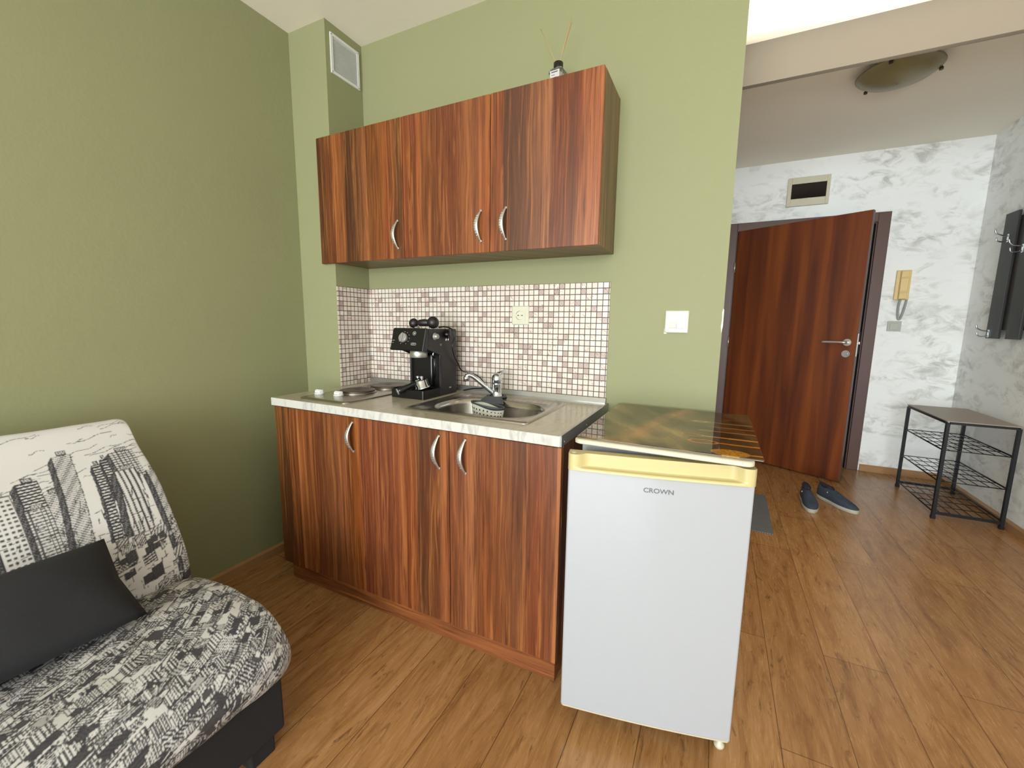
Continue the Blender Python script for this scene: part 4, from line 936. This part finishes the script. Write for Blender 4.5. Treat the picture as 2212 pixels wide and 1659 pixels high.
# ------------------------------------------------------------------ sofa
sf = thing('sofa', 'low futon sofa in black-and-white city-sketch cover on black base', 'sofa', (0.5, -1.9, 0))
SY0, SY1 = -1.09, -2.9
class Canvas:
    def __init__(s, w, h, res):
        s.w, s.h, s.res = w, h, res; s.a = np.ones((int(h / res), int(w / res)))
        s.yy, s.xx = np.mgrid[0:s.a.shape[0], 0:s.a.shape[1]] * res
    def poly(s, pts, val, hatch=None, outline=0.0016):
        xs = [p[0] for p in pts]; ys = [p[1] for p in pts]; r = s.res
        i0, i1 = max(0, int(min(xs) / r) - 1), min(s.a.shape[1], int(max(xs) / r) + 2); j0, j1 = max(0, int(min(ys) / r) - 1), min(s.a.shape[0], int(max(ys) / r) + 2)
        if i1 <= i0 or j1 <= j0: return
        X = s.xx[j0:j1, i0:i1]; Y = s.yy[j0:j1, i0:i1]; ins = np.full(X.shape, 1e9); n = len(pts)
        ar = sum(pts[i][0] * pts[(i + 1) % n][1] - pts[(i + 1) % n][0] * pts[i][1] for i in range(n)); sg = 1 if ar > 0 else -1
        for i in range(n):
            (x0, y0), (x1, y1) = pts[i], pts[(i + 1) % n]; L = math.hypot(x1 - x0, y1 - y0) + 1e-9
            ins = np.minimum(ins, sg * ((x1 - x0) * (Y - y0) - (y1 - y0) * (X - x0)) / L)
        m = ins > 0; V = np.full(X.shape, val, float)
        if hatch is not None:
            ang, per, duty, hv = hatch; c = (X * math.cos(ang) + Y * math.sin(ang)) + 0.0006 * np.sin(Y * 900 + X * 500); V[((c / per) % 1) < duty] = hv
        V[ins < outline] = 0.06
        s.a[j0:j1, i0:i1][m] = V[m]
    def line(s, pts, wd, val=0.05):
        for (x0, y0), (x1, y1) in zip(pts, pts[1:]):
            r = s.res; i0, i1 = max(0, int((min(x0, x1) - wd) / r) - 1), min(s.a.shape[1], int((max(x0, x1) + wd) / r) + 2); j0, j1 = max(0, int((min(y0, y1) - wd) / r) - 1), min(s.a.shape[0], int((max(y0, y1) + wd) / r) + 2)
            if i1 <= i0 or j1 <= j0: continue
            X = s.xx[j0:j1, i0:i1]; Y = s.yy[j0:j1, i0:i1]; dx, dy = x1 - x0, y1 - y0; t = np.clip(((X - x0) * dx + (Y - y0) * dy) / (dx * dx + dy * dy + 1e-12), 0, 1)
            d = np.hypot(X - x0 - t * dx, Y - y0 - t * dy); s.a[j0:j1, i0:i1][d < wd] = val
R = random.Random(11)
def tower(C, x, top, w, bot, style, lean=0.0):
    """facade drawn on the cloth: x to the left from the right end, y down"""
    sd = w * 0.32
    f = [(x, top), (x + w, top), (x + w + lean, bot), (x + lean, bot)]
    if style == 'grid': C.poly(f, 0.92, (PI / 2, 0.0085, 0.35, 0.1)); [C.line([(x + w * k / 6, top), (x + w * k / 6 + lean, bot)], 0.0008, 0.1) for k in range(1, 6)]
    elif style == 'bars': C.poly(f, 0.95, (PI / 2, 0.0095, 0.62, 0.05))
    elif style == 'cols': C.poly(f, 0.97, (0.0, 0.013, 0.4, 0.08))
    elif style == 'scratch': C.poly(f, 0.95, (0.8, 0.006, 0.4, 0.12))
    elif style == 'win':
        C.poly(f, 0.97); y = top + 0.012
        while y < bot - 0.01:
            for k in range(int(w / 0.011)): C.poly([(x + 0.004 + k * 0.011, y), (x + 0.010 + k * 0.011, y), (x + 0.010 + k * 0.011, y + 0.006), (x + 0.004 + k * 0.011, y + 0.006)], 0.1, None, 0)
            y += 0.013
    C.poly([(x + w, top), (x + w + sd, top + 0.02), (x + w + sd + lean, bot), (x + w + lean, bot)], 0.3, (0.6, 0.005, 0.6, 0.04))
    C.poly([(x + w * 0.2, top - 0.014), (x + w * 0.7, top - 0.014), (x + w * 0.7, top), (x + w * 0.2, top)], 0.8, (0.3, 0.005, 0.4, 0.1))
RES = 0.0012
cb = Canvas(0.62, 0.66, RES)
def strokes(C, n, x0, x1, y0, y1, ang, spread, l0, l1, wd, val=0.08):
    for _ in range(n):
        x, y = R.uniform(x0, x1), R.uniform(y0, y1); a = ang + R.uniform(-spread, spread); l = R.uniform(l0, l1)
        C.line([(x, y), (x + l * math.cos(a), y + l * math.sin(a))], wd * R.uniform(0.6, 1.2), val)
for k in range(85):      # wispy clouds
    x = R.uniform(-0.08, 0.55); y = R.uniform(0.02, 0.24); l = R.uniform(0.015, 0.09); p = [(x + l * i / 6, y + 0.22 * l * i / 6 + 0.003 * math.sin(i * 1.3 + k)) for i in range(7)]
    cb.line(p, R.uniform(0.0006, 0.0010), 0.15)
for a in ((0.20, 0.225, 0.05, 0.62, 'scratch'), (0.44, 0.20, 0.06, 0.6, 'win'), (0.35, 0.19, 0.05, 0.6, 'grid'), (0.50, 0.16, 0.06, 0.6, 'scratch')): tower(cb, *a)
tower(cb, -0.02, 0.225, 0.04, 0.62, 'scratch'); tower(cb, 0.157, 0.108, 0.040, 0.40, 'scratch', 0.03)
tower(cb, 0.242, 0.172, 0.042, 0.36, 'bars', 0.008); tower(cb, 0.245, 0.26, 0.045, 0.42, 'grid'); tower(cb, 0.30, 0.20, 0.05, 0.5, 'win')
tower(cb, 0.108, 0.165, 0.022, 0.42, 'bars', 0.02); tower(cb, 0.022, 0.135, 0.058, 0.24, 'grid', 0.0); tower(cb, 0.088, 0.15, 0.018, 0.3, 'bars', 0.01); tower(cb, 0.035, 0.205, 0.055, 0.42, 'cols', 0.02)
strokes(cb, 260, 0.0, 0.6, 0.26, 0.60, 1.45, 0.25, 0.006, 0.03, 0.0011); strokes(cb, 200, 0.0, 0.6, 0.3, 0.60, 0.1, 0.2, 0.006, 0.022, 0.0009)
for k in range(120):
    x = R.uniform(-0.03, 0.6); y = R.uniform(0.40, 0.62); w_, h_ = R.uniform(0.012, 0.04), R.uniform(0.012, 0.04)
    cb.poly([(x, y), (x + w_, y + 0.008), (x + w_, y + h_ + 0.008), (x, y + h_)], R.choice((0.95, 0.9, 0.12)), (R.uniform(0, 3), R.uniform(0.004, 0.008), R.uniform(0.3, 0.65), 0.07))
strokes(cb, 160, 0.0, 0.6, 0.42, 0.65, 0.4, 0.5, 0.004, 0.02, 0.0010); strokes(cb, 60, 0.0, 0.6, 0.40, 0.65, 0.2, 0.5, 0.01, 0.03, 0.0012, 0.95)
cs = Canvas(0.75, 0.9, RES)
cs.a[:] = 0.9
for k in range(1500):
    x = R.uniform(-0.06, 0.75); y = R.uniform(-0.06, 0.9); g = 0.55 + 0.25 * math.sin(x * 9 + y * 4); w_, h_ = R.uniform(0.012, 0.058), R.uniform(0.008, 0.028); d1 = Vector((math.cos(g), math.sin(g))); d2 = Vector((-math.sin(g) * 0.9 - 0.3, math.cos(g)))
    P0 = Vector((x, y)); q = [P0, P0 + d1 * w_, P0 + d1 * w_ + d2 * h_, P0 + d2 * h_]
    v = R.choice((0.96, 0.93, 0.9, 0.6, 0.1, 0.1)); cs.poly([tuple(p) for p in q], v, (g + R.choice((0, PI / 2, 0.6)), R.uniform(0.0035, 0.008), R.choice((0.0, 0.35, 0.5, 0.6, 0.7)), 0.06), 0.0013)
    up = Vector((0, -R.uniform(0.006, 0.034))); q2 = [q[0], q[1], q[1] + up, q[0] + up]
    cs.poly([tuple(p) for p in q2], 0.96, (0.0, R.uniform(0.004, 0.008), R.choice((0.2, 0.4, 0.55)), 0.07), 0.0013)
    if k % 7 == 0: cs.line([tuple(P0), tuple(P0 + d1 * 0.14)], 0.0015, 0.08)
    if k % 11 == 0:
        for j in range(5): cs.line([tuple(P0 + d1 * 0.008 * j), tuple(P0 + d1 * 0.008 * j + d2 * 0.035)], 0.0010, 0.92)
strokes(cs, 1500, 0, 0.75, 0, 0.9, 1.2, 1.2, 0.004, 0.02, 0.0010); strokes(cs, 600, 0, 0.75, 0, 0.9, 0.6, 0.9, 0.004, 0.02, 0.0011, 0.93)
def softsample(C, a, b):
    A = C.a; n = A.copy(); n[1:-1, 1:-1] = (A[1:-1, 1:-1] * 4 + A[:-2, 1:-1] + A[2:, 1:-1] + A[1:-1, :-2] + A[1:-1, 2:]) / 8
    i = np.clip((b / C.res).astype(int), 0, n.shape[0] - 1); j = np.clip((a / C.res).astype(int), 0, n.shape[1] - 1); return n[i, j]
def resample(P, step):
    P = [Vector((p[0], 0, p[1])) for p in P]; P = bez(P, 14); out = [P[0]]; acc = 0
    s = [0]
    for a, b in zip(P, P[1:]): s.append(s[-1] + (b - a).length)
    n = max(8, int(s[-1] / step)); res = []
    j = 0
    for i in range(n + 1):
        t = s[-1] * i / n
        while j < len(s) - 2 and s[j + 1] < t: j += 1
        k = (t - s[j]) / max(1e-9, s[j + 1] - s[j]); p = P[j].lerp(P[j + 1], k); res.append((p.x, p.z))
    return np.array(res), s[-1]
def cover(name, prof, closedprof, canvas, soff, endfn, wr, step=0.0019, wrinkle=0.004):
    pr, Ls = resample(prof, step); s = np.linspace(0, Ls, len(pr))
    pr2, L2 = resample(closedprof, 0.02)
    full = np.vstack([pr, pr2[1:-1]]); sf_ = np.concatenate([s, np.full(len(pr2) - 2, Ls)])
    ctr = full.mean(0)
    ys = np.concatenate([np.linspace(0, 0.06, 26)[:-1] ** 1.0, np.arange(0.06, 0.62, step), np.arange(0.64, SY0 - SY1 + 0.001, 0.04)])
    n = len(full); m_ = len(ys); pos = np.zeros((m_, n, 3)); colo = np.zeros((m_, n, 3)); 
    for j, a in enumerate(ys):
        k = endfn(a); P_ = ctr + (full - ctr) * k
        d = np.array([mnoise.noise(Vector((x * wr, a * wr * 0.7, z * wr))) + 0.5 * mnoise.noise(Vector((x * wr * 2.3 + 5, a * wr * 2, z * wr * 2.3))) for x, z in full[::4]])
        d = np.interp(np.arange(n), np.arange(0, n, 4), d) * wrinkle
        dirv = (full - ctr); dirv /= (np.linalg.norm(dirv, axis=1)[:, None] + 1e-9)
        P_ = P_ + dirv * d[:, None]
        pos[j, :, 0] = P_[:, 0]; pos[j, :, 1] = SY0 - a; pos[j, :, 2] = P_[:, 1]
    A = np.repeat(ys[:, None], n, 1); S = np.repeat(sf_[None], m_, 0)
    # push rounded end: include the end cap distance
    v = softsample(canvas, np.mod(A, canvas.w - 0.002), np.mod(np.maximum(S - soff, 0), canvas.h - 0.002))[..., None]
    colo = L3((20, 18, 28)) * (1 - v) + L3((194, 191, 187)) * v
    idx = np.arange(m_ * n).reshape(m_, n)
    wrap = np.stack([idx[:-1, -1], idx[:-1, 0], idx[1:, 0], idx[1:, -1]], -1)
    pos[:, :, 0] -= sf.location.x; pos[:, :, 1] -= sf.location.y
    o = grid_color(n, m_, pos, colo, name, 'city', sf, True, wrap)
    bmm = bmesh.new(); bmm.from_mesh(o.data); bmm.verts.ensure_lookup_table()
    for row in (idx[0], idx[-1]):
        f = bmm.faces.new([bmm.verts[i] for i in row]); f.smooth = True
    bmesh.ops.recalc_face_normals(bmm, faces=bmm.faces); bmm.to_mesh(o.data); bmm.free()
    return o
endf = lambda r, lo: (lambda a: lo + (1 - lo) * math.sqrt(max(0.0, 1 - (1 - min(1, a / r)) ** 2)))
seat_prof = [(0.50, 0.33), (0.515, 0.385), (0.58, 0.408), (0.68, 0.418), (0.78, 0.420), (0.88, 0.412), (0.955, 0.385), (1.005, 0.345), (1.022, 0.30), (1.005, 0.255), (0.96, 0.232)]
cover('seat_cushion', seat_prof, [(0.96, 0.232), (0.75, 0.225), (0.52, 0.23), (0.50, 0.33)], cs, 0.0, endf(0.085, 0.86), 9.0, wrinkle=0.006)
back_prof = [(0.165, 0.825), (0.20, 0.862), (0.235, 0.852), (0.285, 0.79), (0.385, 0.70), (0.45, 0.61), (0.497, 0.525), (0.53, 0.45), (0.535, 0.37), (0.51, 0.31)]
cover('backrest', back_prof, [(0.51, 0.31), (0.43, 0.29), (0.36, 0.38), (0.25, 0.60), (0.165, 0.76), (0.165, 0.825)], cb, 0.055, endf(0.03, 0.95), 6.0, wrinkle=0.004)
bm = B(); 
prism(bm, [(0.22, 0.20), (0.22, 0.07), (0.27, 0.058), (0.955, 0.058), (0.962, 0.07), (0.962, 0.225), (0.955, 0.235), (0.25, 0.235)], 'y', -1.10, SY1 + 0.03, 0.006)
obj('base', bm, 'sofabase', sf)
for x in (0.30, 0.915):
    for y in (-1.155, SY1 + 0.1):
        bm = B(); box(bm, x - 0.03, x + 0.03, y - 0.035, y + 0.035, 0, 0.06, 0.006); obj('foot', bm, 'sofabase', sf)

# cushion
def pillow(name, mtx, hx, hy, th, mat):
    bm = B(); n = 22; T = []; Bt = []
    for s in (1, -1):
        rows = []
        for j in range(n + 1):
            row = []
            for i in range(n + 1):
                u, v = 2 * i / n - 1, 2 * j / n - 1
                e = (max(0, 1 - abs(u) ** 2.6) * max(0, 1 - abs(v) ** 2.6)) ** 0.5
                px = u * hx * (1 - 0.05 * (1 - abs(v)) * abs(u)); py = v * hy * (1 - 0.07 * (1 - abs(u)) * abs(v))
                z = s * th * e * (1 + 0.1 * mnoise.noise(Vector((px * 9, py * 9, s))))
                row.append((px, py, z))
            rows.append(row)
        R_ = [[bm.verts.new(mtx @ Vector(p)) for p in r] for r in rows]
        for j in range(n):
            for i in range(n):
                f = bm.faces.new((R_[j][i], R_[j][i + 1], R_[j + 1][i + 1], R_[j + 1][i])); f.smooth = True
    bmesh.ops.remove_doubles(bm, verts=bm.verts, dist=0.0004)
    return obj(name, bm, mat)
uy = Vector((0, -1, 0)); uv = Vector((0.776, 0, -0.63)).normalized(); un = uy.cross(uv).normalized()
if un.x < 0: un = -un
pm = Matrix((uy, uv, un)).transposed().to_4x4(); pm.translation = Vector((0.612, -1.525, 0.520))
o = pillow('cushion', pm, 0.25, 0.125, 0.062, 'cushion'); tag(o, 'plain charcoal rectangular cushion leaning on the sofa backrest', 'cushion')
